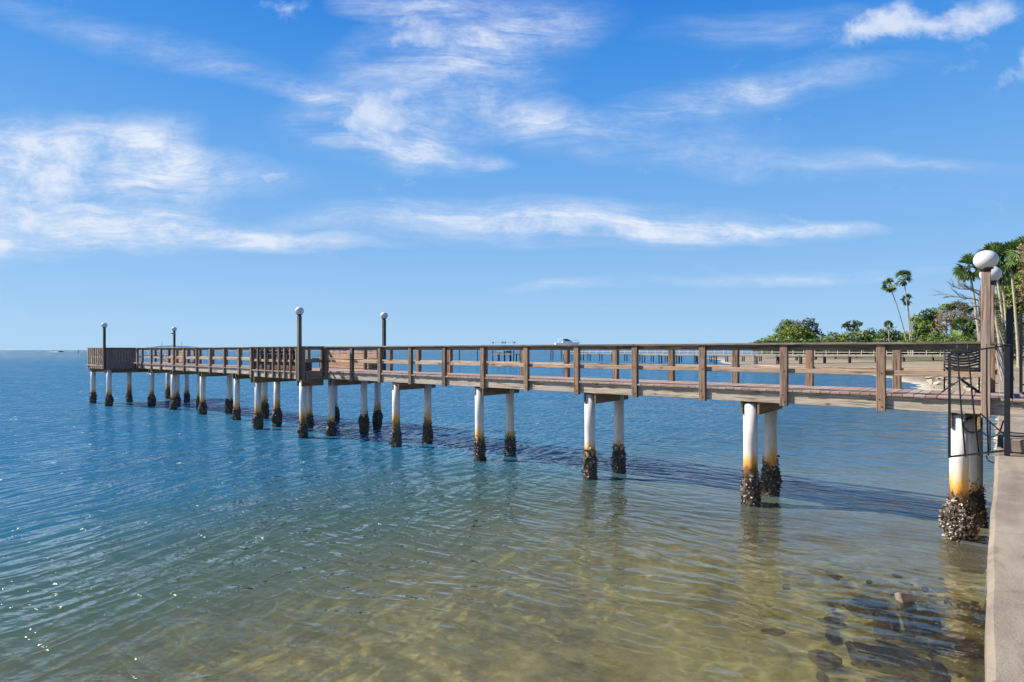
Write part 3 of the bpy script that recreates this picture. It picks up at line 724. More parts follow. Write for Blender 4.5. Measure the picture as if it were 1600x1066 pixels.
# ------------------------------------------------------------------ folding chair by the far rail
def chair():
    t = tag(empty('folding_chair', W(-1.08, 1.45, ZD + .002), PROT + R(0)), 'black metal folding chair with curved slat back against the far rail near the gate', 'chair')
    m = MB()
    for y in (-.20, .20):
        m.tube([(-.27, y, 0), (.24, y, .44)], .013, 6); m.tube([(.27, y, 0), (-.24, y, .44)], .013, 6)
    m.tube([(-.27, -.2, 0), (-.27, .2, 0)], .012, 6); m.tube([(.27, -.2, 0), (.27, .2, 0)], .012, 6)
    for x in (-.26, .26): m.tube([(x, .2, 0), (x, .2, .80)], .014, 6)
    m.build('frame', M['iron'], t, True)
    m = MB(); m.box(-.25, .25, -.2, .2, .43, .455, .008); m.build('seat', M['iron'], t)
    for k in range(6):
        m = MB(); z = .50 + k*.052
        m.tube([(-.26 + .52*i/8, .2 - .03*math.sin(PI*i/8), z - .06*math.sin(PI*i/8) + .02) for i in range(9)], .019, 6)
        m.build('back_slat', M['iron'], t, True)
    m = MB(); m.tube([(-.26, .2, .80), (.26, .2, .80)], .016, 6); m.build('top_rail', M['iron'], t, True)
chair()

# ------------------------------------------------------------------ sea wall, steps, gate
def seawall():
    t = tag(empty('seawall', W(-1.58, -4, 0), PROT), 'pale concrete seawall with flat weathered cap along the right edge', 'seawall')
    m = MB()
    # cap as a long strip with a gently wandering edge and rounded nose, local x = +inland
    n = 60; prof_n = 5; vs = []; fs = []
    for i in range(n+1):
        d = -14 + i * (14 + 3.28) / n; e = .010*math.sin(d*.9) + .004*math.sin(d*4.1+1) + random.uniform(-.0015, .0015)
        for (x, z) in ((.03, 1.36), (e, 1.37), (e-.012, 1.44), (e-.006, 1.57), (e+.03, 1.60), (1.4, 1.60), (1.4, 1.36)):
            vs.append((x, d, z + (.003*math.sin(d*2.3) if z > 1.5 else 0)))
    for i in range(n):
        for k in range(6): fs.append((i*7+k, (i+1)*7+k, (i+1)*7+k+1, i*7+k+1)[::-1])
    fs.append(tuple(range(7))); fs.append(tuple(n*7+k for k in range(7))[::-1])
    m.add(vs, fs); m.build('cap', M['concrete'], t, loc=(0, 0, 0))
    m = MB(); m.box(.05, .4, -14, 30, -2.2, 1.358); m.build('wall_face', M['concrete'], t)
    m = MB(); m.box(.02, 1.4, 3.285, 30, 1.36, 1.595, .02); m.build('far_cap', M['concrete'], t)
    m = MB()
    for _ in range(90):
        d = random.uniform(-6, 12); z = random.uniform(-.1, .5) if random.random() < .8 else random.uniform(.5, 1.3)
        s_ = random.uniform(.02, .06); m.box(.05 - s_, .05, d - s_, d + s_, z - s_*.7, z + s_*.7, s_*.3)
    m.c = [random.uniform(0, .9) for _ in m.f]; m.build('barnacles', M['oyster'], t)
seawall()
# patio behind the wall
pt = MB(); pt.box(1.45, 9, -16, 3.2, 1.2, 1.585, .01)
tag(pt.build('pavement', M['concrete'], loc=W(-1.58, -4, 0), rot=(0, 0, PROT)), kind='structure')
# landing slab between the patio and the deck with a dark filled recess beneath
t = tag(empty('concrete_landing', W(-1.62, -.4, 1.60), PROT), 'concrete landing and step behind the gate at the shore end of the pier', 'landing')
m = MB(); m.box(.60, 4, .42, 3.2, .52, .72, .02); m.build('slab', M['concrete'], t)
m = MB(); m.box(.06, 4, .10, .40, .003, .22, .02); m.build('step', M['concrete'], t)
m = MB(); m.box(.85, 4, .9, 3.1, .003, .515, .0); m.build('base', M['wetrock'], t)  # dark block, the shade of the gap put into its colour
# iron gate wing hanging over the water
t = tag(empty('iron_gate_wing', W(-1.72, -.62, 1.60), PROT), 'black iron gate panel sagging out over the water from its post', 'gate')
m = MB(); m.box(-.036, .036, -.036, .036, .0, 1.66, .006); m.box(-.05, .05, -.05, .05, 1.66, 1.69, .01); m.build('gate_post', M['iron'], t)
B0, B1 = (-.035, 0, .07), (-.70, 0, -.10); T0, T1 = (-.035, 0, 1.66), (-.70, 0, 1.54)
m = MB(); m.bar(B0, B1, .028); m.bar(T0, T1, .026); m.bar((-.70, 0, -.115), (-.70, 0, 1.55), .036)
m.bar((-.20, 0, .05), (-.20, 0, .50), .02); m.build('panel_frame', M['iron'], t)
for (xb, xt) in ((-.50, -.60), (-.33, -.47), (-.22, -.24)):
    m = MB(); zb = .02 + xb*.2
    m.tube([(xb, 0, zb), ((xb+xt)/2 - .01, 0, .8), (xt, 0, 1.60), (xt-.003, 0, 1.70)], [.012, .012, .011, .004], 6); m.build('picket', M['iron'], t, True)
m = MB(); m.tube([(-.02, 0, .30), (-.32, 0, .62)], .012, 6); m.build('brace', M['iron'], t)
m = MB(); m.tube(smooth([(-.25, .0, -.02), (-.22, 0, -.10), (-.12, 0, -.14), (.02, 0, -.14)]), .010, 6); m.build('bottom_curl', M['iron'], t, True)
# open gate leaf seen edge-on
t = tag(empty('open_iron_gate', W(-1.76, .25, ZD), PROT), 'open black iron gate leaf seen almost edge-on behind the gate panel', 'gate')
m = MB()
for y in (0, 1.2): m.box(-.045, .045, y-.045, y+.045, 0, 1.45, .006)
m.box(-.02, .02, .03, 1.17, .08, .12); m.box(-.02, .02, .03, 1.17, 1.28, 1.32); m.build('leaf_frame', M['iron'], t)
for k in range(9):
    m = MB(); y = .13 + k*.117; m.tube([(0, y, .08), (0, y, 1.45), (0, y, 1.56 + .1*math.sin(PI*k/8))], [.011, .011, .003], 6); m.build('picket', M['iron'], t, True)
m = MB(); m.box(-.055, .055, .25, .38, .62, .78, .01); m.build('lock_box', M['iron'], t)
# fence beyond the opening
t = tag(empty('iron_fence', W(-1.93, 1.85, ZD), PROT), 'black iron fence with leaning stay at the right edge behind the gate', 'fence')
m = MB(); m.bar((0, 0, 0), (0, 0, 1.5), .045); m.bar((.9, 0, 0), (.9, 0, 1.5), .045); m.bar((0, 0, .15), (.9, 0, .15), .025); m.bar((0, 0, 1.25), (.9, 0, 1.25), .025); m.build('fence_frame', M['iron'], t)
for k in range(6):
    m = MB(); m.tube([(.13+.13*k, 0, .15), (.13+.13*k, 0, 1.5)], .010, 6); m.build('picket', M['iron'], t, True)
m = MB(); m.tube([(.10, -.25, .02), (.30, -.15, 1.1)], [.035, .02], 8); m.lathe([(.10, 0), (.10, .02), (.03, .05)], 12, (.10, -.25, .0)); m.build('stay', M['iron'], t, True)

# ------------------------------------------------------------------ rocks
def rock_mesh(seed, mat, flat=.6, sq=.0):
    import bmesh
    bm = bmesh.new(); bmesh.ops.create_icosphere(bm, subdivisions=3, radius=1)
    r = np.random.default_rng(seed); pl = []
    for _ in range(11):
        n_ = r.normal(size=3); n_ /= np.linalg.norm(n_); pl.append((n_, r.uniform(.38, .85)))
    for v in bm.verts:
        p = np.array(v.co)
        for n_, k in pl:
            q = p @ n_
            if q > k: p = p - n_*(q-k)
        p += .035*r.normal(size=3); p *= 1 + .10*math.sin(5*p[0]+seed) * math.sin(4*p[1]+2*seed); v.co = (p[0], p[1], p[2]*flat)
    me_ = bpy.data.meshes.new('rock'); bm.to_mesh(me_); bm.free(); me_.materials.append(mat); return me_
wet = [rock_mesh(i, M['wetrock'], .5) for i in range(4)]; dry = [rock_mesh(10+i, M['rock'], .7) for i in range(5)]
subs = [(1340, 935, .22, 'dark flat rock under water left of the square block'), (1385, 962, .30, 'broad dark slab just under the surface below the square block'),
        (1360, 1000, .30, 'pale-topped sunken slab nearest the bottom edge among the rocks'), (1450, 965, .28, 'dark rock between the square block and the seawall'),
        (1500, 935, .24, 'brown weedy rock against the foot of the seawall'), (1500, 1000, .34, 'large brown weedy rock by the seawall near the bottom corner'), (1300, 905, .16, 'small sunken stone farthest left of the rock patch'),
        (1205, 998, .13, 'small dark stone alone on the sand'), (1230, 925, .11, 'small brown stone on the sand above the lone dark one'), (1440, 1030, .24, 'long dark stone near the bottom edge beside the seawall'), (1395, 985, .12, 'small stone in front of the pale-topped slab')]
for i, (x, y, s_, lb) in enumerate(subs):
    big_ = s_ > .2; p = bed_pt(x, y, -.02 if big_ else -.38); p.z = -.135 - .03*(i % 3) if big_ else -.30
    o = link('sunken_rock', wet[i % 4], None, p, (0, 0, i*1.3)); o.scale = (s_*1.25, s_*.70, .36 + .04*(i % 3) if big_ else s_*.75); tag(o, lb, 'rock', 'sunken rocks beside the seawall')
p = bed_pt(1414, 938, 0.0)
m = MB(); m.box(-.10, .10, -.05, .05, -.35, .085, .012)
M['block'] = plain('brown_block', (.15, .115, .09), .8, 0, .45, 14, .02)
tag(m.build('concrete_block', M['block'], loc=p, rot=(R(-30), R(7), R(10))), 'small square brownish concrete block poking out of the shallow water', 'block')
m = MB(); m.box(-.20, .20, -.07, .07, -.5, .035, .02)  # dark block added in place of the ledge's shadow at the waterline
tag(m.build('ledge_shade_block', M['olddark'], loc=W(-1.33, -.02, 0), rot=(0, 0, PROT)), 'dark block standing in for the ledge shadow between the nearest pile and the seawall', 'block')
# loose rubble and weed clumps on the bed near the wall
rb = MB(); rr0 = random.Random(12)
ico = wet[1]
for k in range(150):
    x = rr0.gauss(1405, 75); y = rr0.uniform(900, 1066) if k % 3 else rr0.gauss(965, 30)
    if x > 1525 or x < 1270: continue
    p = bed_pt(x, y, -.40); q = .012 + abs(rr0.gauss(0, .028)); Mx = Matrix.Translation(p) @ Matrix.Rotation(rr0.uniform(0, 6), 4, 'Z') @ Matrix.Diagonal((q*1.7, q, q*.8, 1))
    src = wet[k % 4]; rb.add([tuple(Mx @ v.co) for v in src.vertices][:], [tuple(f.vertices) for f in src.polygons]) if k % 2 == 0 else rb.box(-1, 1, -1, 1, -1, 1, .55, Mx @ Matrix.Rotation(rr0.uniform(-.6, .6), 4, 'X'))
tag(rb.build('seabed_rubble', M['wetrock']), 'loose dark stones scattered on the sandy bottom by the seawall', 'rubble', kind='stuff')
# riprap on the cove beach
t = 0
spots = []
rr_ = random.Random(4)
for k in range(66):
    x = rr_.uniform(1450, 1552); y = rr_.uniform(583, 617)
    spots.append((x, y))
spots.sort(key=lambda q: q[1])
for i, (x, y) in enumerate(spots):
    zg = .1
    for _ in range(12):
        Y = 915*(CAM_H-zg)/(y-547); zg = .5*zg + .5*float(ground_h(np.array([(x-800)/915*Y]), np.array([Y]))[0])
    p = Vector(((x-800)/915*Y, Y, zg + .06)); s_ = rr_.choice([.14, .2, .28, .4, .5])*rr_.uniform(.8, 1.2)*Y/55
    o = link('beach_rock', dry[i % 5], None, p, (rr_.uniform(-.3, .3), rr_.uniform(-.3, .3), rr_.uniform(0, 6))); o.scale = (s_, s_*.8, s_*.7)
    tag(o, 'pale rock in the rubble on the cove beach behind the gate', 'rock', 'rubble rocks on the cove beach')

# ------------------------------------------------------------------ neighbouring docks
def dock(name, label, d, s0, s1, ztop, step, rail=False, pale=False, width=1.6, skipcaps=False, groupname=None):
    t = tag(empty(name, W((s0+s1)/2, d, 0), PROT), label, 'dock'); L = s1 - s0
    m = MB(); m.box(-L/2, L/2, 0, width, ztop-.09, ztop, 0); m.build('deck', M['palerail'], t); m = MB(); m.box(-L/2, L/2, -.06, -.002, ztop-.36, ztop-.06); m.build('fascia_board', M['oldwood'], t)
    n = int(L/step); pm_ = MB(); pm_.tube([(0, 0, -3), (0, 0, ztop+.02)], .15, 10); pme = pm_.mesh('pile', M['olddark']); pm2 = MB(); pm2.tube([(0, 0, -3), (0, 0, ztop+.02)], .17, 10); pmw = pm2.mesh('pile', M['boat'])
    cm2 = MB(); cm2.box(-.12, .12, -.3, width+.3, ztop-.45, ztop-.27); cme = cm2.mesh('cap_beam', M['olddark'])
    for k in range(n+1):
        x = -L/2 + .4 + k*(L-.8)/max(1, n)
        for y in (.1, width-.1): link('pile', pme, t, (x, y, random.uniform(-.03, .03)))
        link('cap_beam', cme, t, (x, 0, 0))
    if rail:
        pr_ = MB(); pr_.box(-.06, .06, -.05, .05, ztop-.3, ztop+1.0); prm = pr_.mesh('rail_post', M['palerail'])
        nn = min(60, int(L/2.4))
        for k in range(nn+1):
            x = -L/2 + k*L/nn; link('rail_post', prm, t, (x, -.06, 0))
        m = MB(); m.box(-L/2, L/2, -.16, .05, ztop+.95, ztop+1.03); m.build('handrail', M['palerail'], t)
        m = MB(); m.box(-L/2, L/2, -.14, -.11, ztop+.42, ztop+.56); m.build('mid_rail', M['palerail'], t)
    return t
dock('neighbour_dock', 'low grey dock on paired dark piles across the cove behind the pier', 118, -6, 66, 2.15, 4.35)
dock('railed_dock', 'dock with bleached handrail crossing the beach behind the low dock', 140, -40, 104, 2.2, 4.2, rail=True, pale=True)
# lone mooring posts, near the low dock
def mpost(name, x, y0, y1, Y, r, label):
    a_ = px(x, y0, Y); t = MB(); h = px(x, y1, Y).z
    t.tube([(0, 0, -3), (0, 0, h)], [r, r*.9], 10); t.lathe([(r*1.25, h-.1), (r*1.3, h), (.02, h+.25)], 10)
    return tag(t.build(name, M['olddark'], loc=(a_.x, a_.y, 0)), label, 'post', 'posts standing in the water beyond the pier')
mpost('mooring_post', 718, 563, 542, 165, .16, 'lone dark mooring post standing left of another behind the pier')
mpost('mooring_post', 746, 563, 544, 168, .16, 'mooring post just left of the boat lift frame')
mpost('mooring_post', 702, 558, 546, 230, .16, 'thin far post left of the two mooring posts')
mpost('channel_marker', 123, 552, 546.5, 560, .25, 'tiny channel marker on the horizon left of the pier head')
# boat lift left of the dock
t = tag(empty('boat_lift', (px(786, 560, 160).x, 160, 0), PROT), 'empty boat lift frame on dark piles at the end of the low dock', 'boat lift')
for x in (-3.6, -1.6, .6, 2.6, 3.9):
    for y in (-.2, 2.6):
        m = MB(); m.tube([(x, y, -3), (x, y, 3.1 if x in (-3.6, .6, 3.9) else 2.0)], .16, 8); m.build('pile', M['olddark'], t)
m = MB(); m.bar((-3.6, -.2, 5.2), (.0, -.2, 5.2), .09); m.bar((.8, -.2, 5.25), (4.1, -.2, 5.25), .09)
for x in (-3.6, -.1, .8, 4.1): m.bar((x, -.2, 3.0), (x, -.2, 5.2), .07); m.box(x-.25, x+.25, -.45, .05, 5.0, 5.45)
m.build('lift_beam', M['aluminium'], t)
m = MB(); m.box(-4, 4.1, -.4, 3, 1.95, 2.12); m.box(-3, 1, .2, 2.2, 2.4, 3.0, .1); m.build('lift_cradle', M['oldwood'], t)
# white cabin cruiser on a lift
def cruiser():
    Y = 190; c = px(886, 547, Y)
    t = tag(empty('cabin_cruiser', (c.x, Y, 4.35), R(6)), 'white motor cruiser with dark windshield raised on a lift behind the pier', 'boat')
    m = MB(); st = []
    for (x, w, k, top) in ((-3.9, 1.25, .25, 1.15), (-2, 1.35, .1, 1.15), (0, 1.35, .05, 1.2), (2, 1.15, .15, 1.3), (3.3, .6, .45, 1.42), (4.1, .05, .95, 1.5)):
        st.append([(x, -w, top), (x, -w*.88, k+.45), (x, 0, k), (x, w*.88, k+.45), (x, w, top)])
    vs = [p for s_ in st for p in s_]; fs = []
    for i in range(5):
        for k in range(4): fs.append((i*5+k, i*5+k+1, (i+1)*5+k+1, (i+1)*5+k))
        fs.append((i*5+4, i*5, (i+1)*5, (i+1)*5+4))
    fs.append((4, 3, 2, 1, 0)); m.add(vs, fs); m.build('hull', M['boat'], t)
    m = MB(); m.add([(-1.6, -1.05, 1.2), (2.3, -.8, 1.3), (2.3, .8, 1.3), (-1.6, 1.05, 1.2), (-1.5, -.9, 1.75), (.9, -.75, 1.75), (.9, .75, 1.75), (-1.5, .9, 1.75)], [(0,1,5,4),(1,2,6,5),(2,3,7,6),(3,0,4,7),(4,5,6,7)]); m.build('cabin', M['boat'], t)
    m = MB(); m.add([(-.9, -.92, 1.76), (1.6, -.62, 1.62), (1.6, .62, 1.62), (-.9, .92, 1.76), (-1.2, -.8, 2.42), (.1, -.7, 2.42), (.1, .7, 2.42), (-1.2, .8, 2.42)], [(0,1,5,4),(1,2,6,5),(2,3,7,6),(3,0,4,7),(4,5,6,7)]); m.build('windshield', M['glass'], t)
    m = MB(); m.box(-2.9, .2, -.95, .95, 2.43, 2.55, .05); m.bar((-2.8, -.9, 1.2), (-2.7, -.9, 2.45), .1); m.bar((-2.8, .9, 1.2), (-2.7, .9, 2.45), .1); m.build('hardtop', M['boat'], t)
    m = MB(); m.tube([(1.2, -.95, 1.35), (1.4, -.95, 1.85), (3.2, -.5, 1.95), (4.0, 0, 2.0), (3.2, .5, 1.95), (1.4, .95, 1.85), (1.2, .95, 1.35)], .04, 5); m.build('bow_rail', M['aluminium'], t)
    l = tag(empty('cruiser_lift', (c.x, Y, 0), R(6)), 'dark pile lift carrying the white motor cruiser', 'boat lift')
    for x in (-5, -1.5, 2, 5):
        for y in (-1.9, 1.9):
            m = MB(); m.tube([(x, y, -3), (x, y, 4.9)], .17, 8); m.build('pile', M['olddark'], l)
    m = MB(); m.bar((-5.2, -1.9, 3.9), (5.2, -1.9, 3.9), .28); m.bar((-5.2, 1.9, 3.9), (5.2, 1.9, 3.9), .28)
    for x in (-2, 1.6): m.bar((x, -1.9, 4.2), (x, 1.9, 4.2), .22)
    m.build('lift_beam', M['aluminium'], l)
cruiser()
# tiny speedboat on the horizon with its white wake, far bridge
c = px(95, 549, 900)
t = tag(empty('speedboat', (c.x, 900, 0), R(5)), 'tiny dark speedboat running on the horizon at far left', 'boat')
m = MB(); m.add([(-3, -1.1, 0), (2.2, -1.1, 0), (4.2, 0, .4), (2.2, 1.1, 0), (-3, 1.1, 0), (-3, -1.1, 1.1), (2.2, -1.1, 1.2), (4.4, 0, 1.5), (2.2, 1.1, 1.2), (-3, 1.1, 1.1)], [(0,1,6,5),(1,2,7,6),(2,3,8,7),(3,4,9,8),(4,0,5,9),(5,6,7,8,9),(4,3,2,1,0)]); m.build('hull', M['olddark'], t)
m = MB(); m.box(-1, 1, -.7, .7, 1.15, 2.1, .2); m.build('windshield', M['glass'], t)
m = MB(); m.box(-16, -3.2, -1.4, 1.4, .02, .5, .2); m.box(-9, -3.2, -1.0, 1.0, .5, .8, .2); m.build('wake', M['boat'], t)
def far_bridge():
    Z = 7000; k = Z/915
    t = tag(empty('far_bridge', (px(268, 547, Z).x, Z, 0), 0), 'faint long cable-stayed bridge on the horizon behind the pier head', 'bridge')
    X = lambda x: (x-268)*k
    m = MB(); pts = [(200, 1.6), (225, 3.2), (250, 5.6), (268, 6.2), (290, 5.6), (320, 3.2), (350, 1.6)]
    for a_, b_ in zip(pts[:-1], pts[1:]): m.bar((X(a_[0]), 0, a_[1]*k), (X(b_[0]), 0, b_[1]*k), 3.2, 14)
    m.build('roadway', M['farwall'], t)
    for x in (253, 284):
        m = MB(); m.bar((X(x), 0, 0), (X(x), 0, 14*k), 3.4); m.build('pylon', M['farwall'], t)
    m = MB()
    for x, h in ((212, 2.2), (221, 2.8), (231, 3.7), (240, 4.6), (300, 4.7), (309, 4.0), (318, 3.3), (327, 2.7)): m.bar((X(x), 0, 0), (X(x), 0, h*k), 2.6)
    m.build('pier_column', M['farwall'], t)
far_bridge()

# ------------------------------------------------------------------ trees
def leaf_mesh(name, lumps, n, size, mat, seed, flat=.35, shell=.55):
    """lumps: (x,y,z,rx,ry,rz). small bent quads gathered in twigs through each lump"""
    r = np.random.default_rng(seed); L = np.array(lumps, float)
    w = L[:, 3]*L[:, 5] ; w /= w.sum()
    ntw = max(8, n // 9); idx = r.choice(len(L), ntw, p=w)
    dirs = r.normal(size=(ntw, 3)); dirs /= np.linalg.norm(dirs, axis=1)[:, None]
    rad = (shell + (1-shell)*r.random(ntw)**.6) * (1 + .10*r.normal(size=ntw))
    tw = L[idx, :3] + dirs * rad[:, None] * L[idx, 3:6]
    reps = 9; c = np.repeat(tw, reps, 0) + r.normal(size=(ntw*reps, 3)) * size * np.array([.9, .9, .6])
    m = len(c); nrm = r.normal(size=(m, 3)); nrm[:, 2] = np.abs(nrm[:, 2]) + flat; nrm += np.repeat(dirs, reps, 0)*.6; nrm /= np.linalg.norm(nrm, axis=1)[:, None]
    t_ = np.cross(nrm, r.normal(size=(m, 3))); t_ /= np.linalg.norm(t_, axis=1)[:, None]; b_ = np.cross(nrm, t_)
    s_ = size * (.5 + r.random(m))[:, None]
    q = np.stack([c - t_*s_*.9, c - b_*s_*.42, c + t_*s_*.9, c + b_*s_*.42], 1).reshape(-1, 3)
    f = np.arange(m*4).reshape(-1, 4)
    me_ = bpy.data.meshes.new(name); me_.from_pydata(q.tolist(), [], f.tolist()); me_.materials.append(mat)
    at = me_.attributes.new('shade', 'FLOAT', 'FACE'); sh = np.clip(np.repeat(r.random(ntw), reps)*.75 + .35*r.random(m), 0, 1)
    at.data.foreach_set('value', sh.astype(np.float32)); me_.update(); return me_
def tree(name, label, cat, base, lumps, n, size, mat, seed, group=None, trunk=.25, bark='bark'):
    """base: world point; lumps relative to base"""
    t = tag(empty(name, base), label, cat, group)
    r = random.Random(seed); m = MB()
    top = max(l[2] for l in lumps); cx = sum(l[0] for l in lumps)/len(lumps)
    m.tube([(0, 0, -.6), (cx*.2, 0, top*.3), (cx*.5, .1, top*.55)], [trunk, trunk*.8, trunk*.6], 8)
    for l in lumps:
        m.tube([(cx*.2, 0, top*.22), ((l[0]+cx*.2)/2, l[1]*.5, (l[2]+top*.22)/2 + .3), (l[0], l[1], l[2])], [trunk*.55, trunk*.38, trunk*.12], 6)
        for _ in range(4):
            a_ = r.uniform(0, 2*PI); m.tube([(l[0]*.8, l[1]*.8, l[2]*.85), (l[0]+l[3]*.8*math.cos(a_), l[1]+l[4]*.8*math.sin(a_), l[2]+l[5]*r.uniform(-.2, .8))], [trunk*.2, trunk*.05], 5)
    m.build('trunk', M[bark], t)
    link('crown', leaf_mesh('crown', lumps, n, size, M[mat], seed), t); return t
def ptree(name, label, cat, x, y, Y, lumps_px, n, size, mat, seed, **kw):
    """trunk foot at photo column x standing on the land Y metres out; lumps (px x, px y, rx px, ry px)"""
    k = Y/915; bx = (x-800)*k; bz = 1.2; L = []
    r = random.Random(seed)
    for (lx, ly, rx, ry) in lumps_px:
        L.append(((lx-x)*k, r.uniform(-1, 1)*rx*k*.7, CAM_H + (547-ly)*k - bz, rx*k, rx*k*.9, ry*k))
    return tree(name, label, cat, Vector((bx, Y, bz)), L, n, size, M and mat, seed, **kw)
G = 'trees along the far shore of the cove'
ptree('mangrove_tree', 'leftmost low bright green tree sloping down to the cove point', 'tree', 1222, 0, 235, [(1205, 531, 18, 7), (1225, 527, 22, 12), (1240, 518, 16, 10), (1258, 528, 20, 12), (1190, 535, 10, 4), (1230, 537, 40, 8)], 6500, .42, 'leafy', 31, group=G)
ptree('mangrove_tree', 'tall dark green tree behind the leftmost low tree', 'tree', 1236, 0, 245, [(1228, 508, 12, 8), (1236, 514, 16, 10), (1222, 517, 12, 9)], 2600, .42, 'leaf', 32, group=G)
ptree('mangrove_tree', 'grey-green tree between the two dark crowns on the left point', 'tree', 1248, 0, 240, [(1246, 508, 12, 7), (1252, 518, 14, 9), (1255, 528, 16, 8)], 1900, .36, 'leafg', 33, group=G)
ptree('broadleaf_tree', 'dark round-topped tree at the right end of the left clump', 'tree', 1268, 0, 238, [(1264, 502, 9, 6), (1268, 512, 13, 9), (1276, 524, 14, 9), (1268, 533, 22, 8)], 2600, .42, 'leafd', 34, group=G)
ptree('shrub_mass', 'low green thicket in the dip between the two shore clumps', 'shrub', 1300, 0, 225, [(1290, 533, 14, 7), (1305, 528, 14, 9), (1318, 530, 13, 9), (1295, 538, 28, 6)], 3000, .38, 'leaf', 35, group=G, trunk=.15)
ptree('broadleaf_tree', 'flat-topped dark tree standing above the thicket', 'tree', 1331, 0, 225, [(1331, 506, 12, 5), (1337, 514, 9, 5), (1324, 509, 7, 3)], 1200, .36, 'leafd', 36, group=G)
ptree('broadleaf_tree', 'bright green bushy tree under the flat-topped tree', 'tree', 1334, 0, 215, [(1328, 527, 14, 10), (1342, 526, 13, 11), (1350, 534, 14, 8), (1325, 536, 18, 8)], 2800, .38, 'leafy', 37, group=G)
ptree('broadleaf_tree', 'dull green tree left of the small round palm', 'tree', 1360, 0, 215, [(1362, 518, 8, 5), (1358, 527, 13, 9), (1368, 532, 12, 9), (1352, 537, 12, 6)], 1900, .36, 'leafd', 38, group=G)
ptree('broadleaf_tree', 'olive tree under the small round palm', 'tree', 1385, 0, 200, [(1376, 522, 12, 8), (1390, 520, 13, 8), (1400, 526, 12, 9), (1382, 533, 20, 9), (1402, 536, 16, 8)], 3400, .36, 'leaf', 39, group=G)
ptree('broadleaf_tree', 'large bright green tree on the left of the brown dry tree', 'tree', 1448, 0, 170, [(1455, 490, 13, 8), (1445, 499, 14, 9), (1437, 510, 14, 11), (1448, 522, 20, 14), (1432, 528, 14, 12), (1462, 500, 9, 9)], 6500, .33, 'leafy', 40, group=G)
ptree('broadleaf_tree', 'green tree crown rising behind the brown dry tree', 'tree', 1490, 0, 185, [(1478, 481, 11, 6), (1494, 478, 13, 6), (1507, 484, 9, 6)], 1800, .36, 'leaf', 41, group=G)
ptree('dry_tree', 'brown half-bare tree in the middle of the right-hand trees', 'tree', 1478, 0, 160, [(1480, 494, 14, 10), (1472, 504, 14, 10), (1490, 500, 16, 12), (1505, 495, 14, 10), (1515, 505, 12, 12), (1468, 518, 12, 12)], 3400, .26, 'leafb', 42, group=G)
ptree('shrub_mass', 'green undergrowth at the foot of the brown dry tree', 'shrub', 1480, 0, 145, [(1440, 535, 22, 8), (1470, 530, 18, 10), (1500, 533, 26, 9), (1530, 532, 24, 12), (1418, 538, 18, 6)], 5200, .30, 'leaf', 43, group=G, trunk=.12)
ptree('broadleaf_tree', 'tall dense green tree filling the right edge behind the palms', 'tree', 1590, 0, 95, [(1590, 462, 26, 26), (1570, 478, 18, 18), (1560, 470, 14, 12), (1600, 440, 20, 20), (1592, 500, 30, 24), (1560, 500, 14, 14), (1622, 470, 30, 40), (1575, 450, 16, 14), (1558, 525, 24, 20)], 17000, .24, 'leafy', 44, group=G)
ptree('broadleaf_tree', 'dark green tree closing the gap between the lamp posts and the palm trunks', 'tree', 1572, 0, 105, [(1566, 500, 18, 18), (1574, 478, 14, 16), (1582, 452, 16, 16), (1590, 430, 16, 14), (1562, 522, 22, 18), (1598, 415, 14, 10)], 11000, .22, 'leaf', 48, group=G)
ptree('dry_tree', 'feathery yellow-brown crown high at the right edge above the palms', 'tree', 1612, 0, 66, [(1600, 402, 10, 12), (1608, 388, 14, 14), (1602, 425, 10, 12), (1615, 450, 14, 30)], 3500, .14, 'leafb', 49, group=G)
ptree('shrub_mass', 'tangled pale scrub below the right-hand palms', 'shrub', 1560, 0, 80, [(1550, 505, 12, 16), (1565, 520, 20, 16), (1590, 525, 20, 14)], 3000, .16, 'leafg', 45, group=G, trunk=.12)

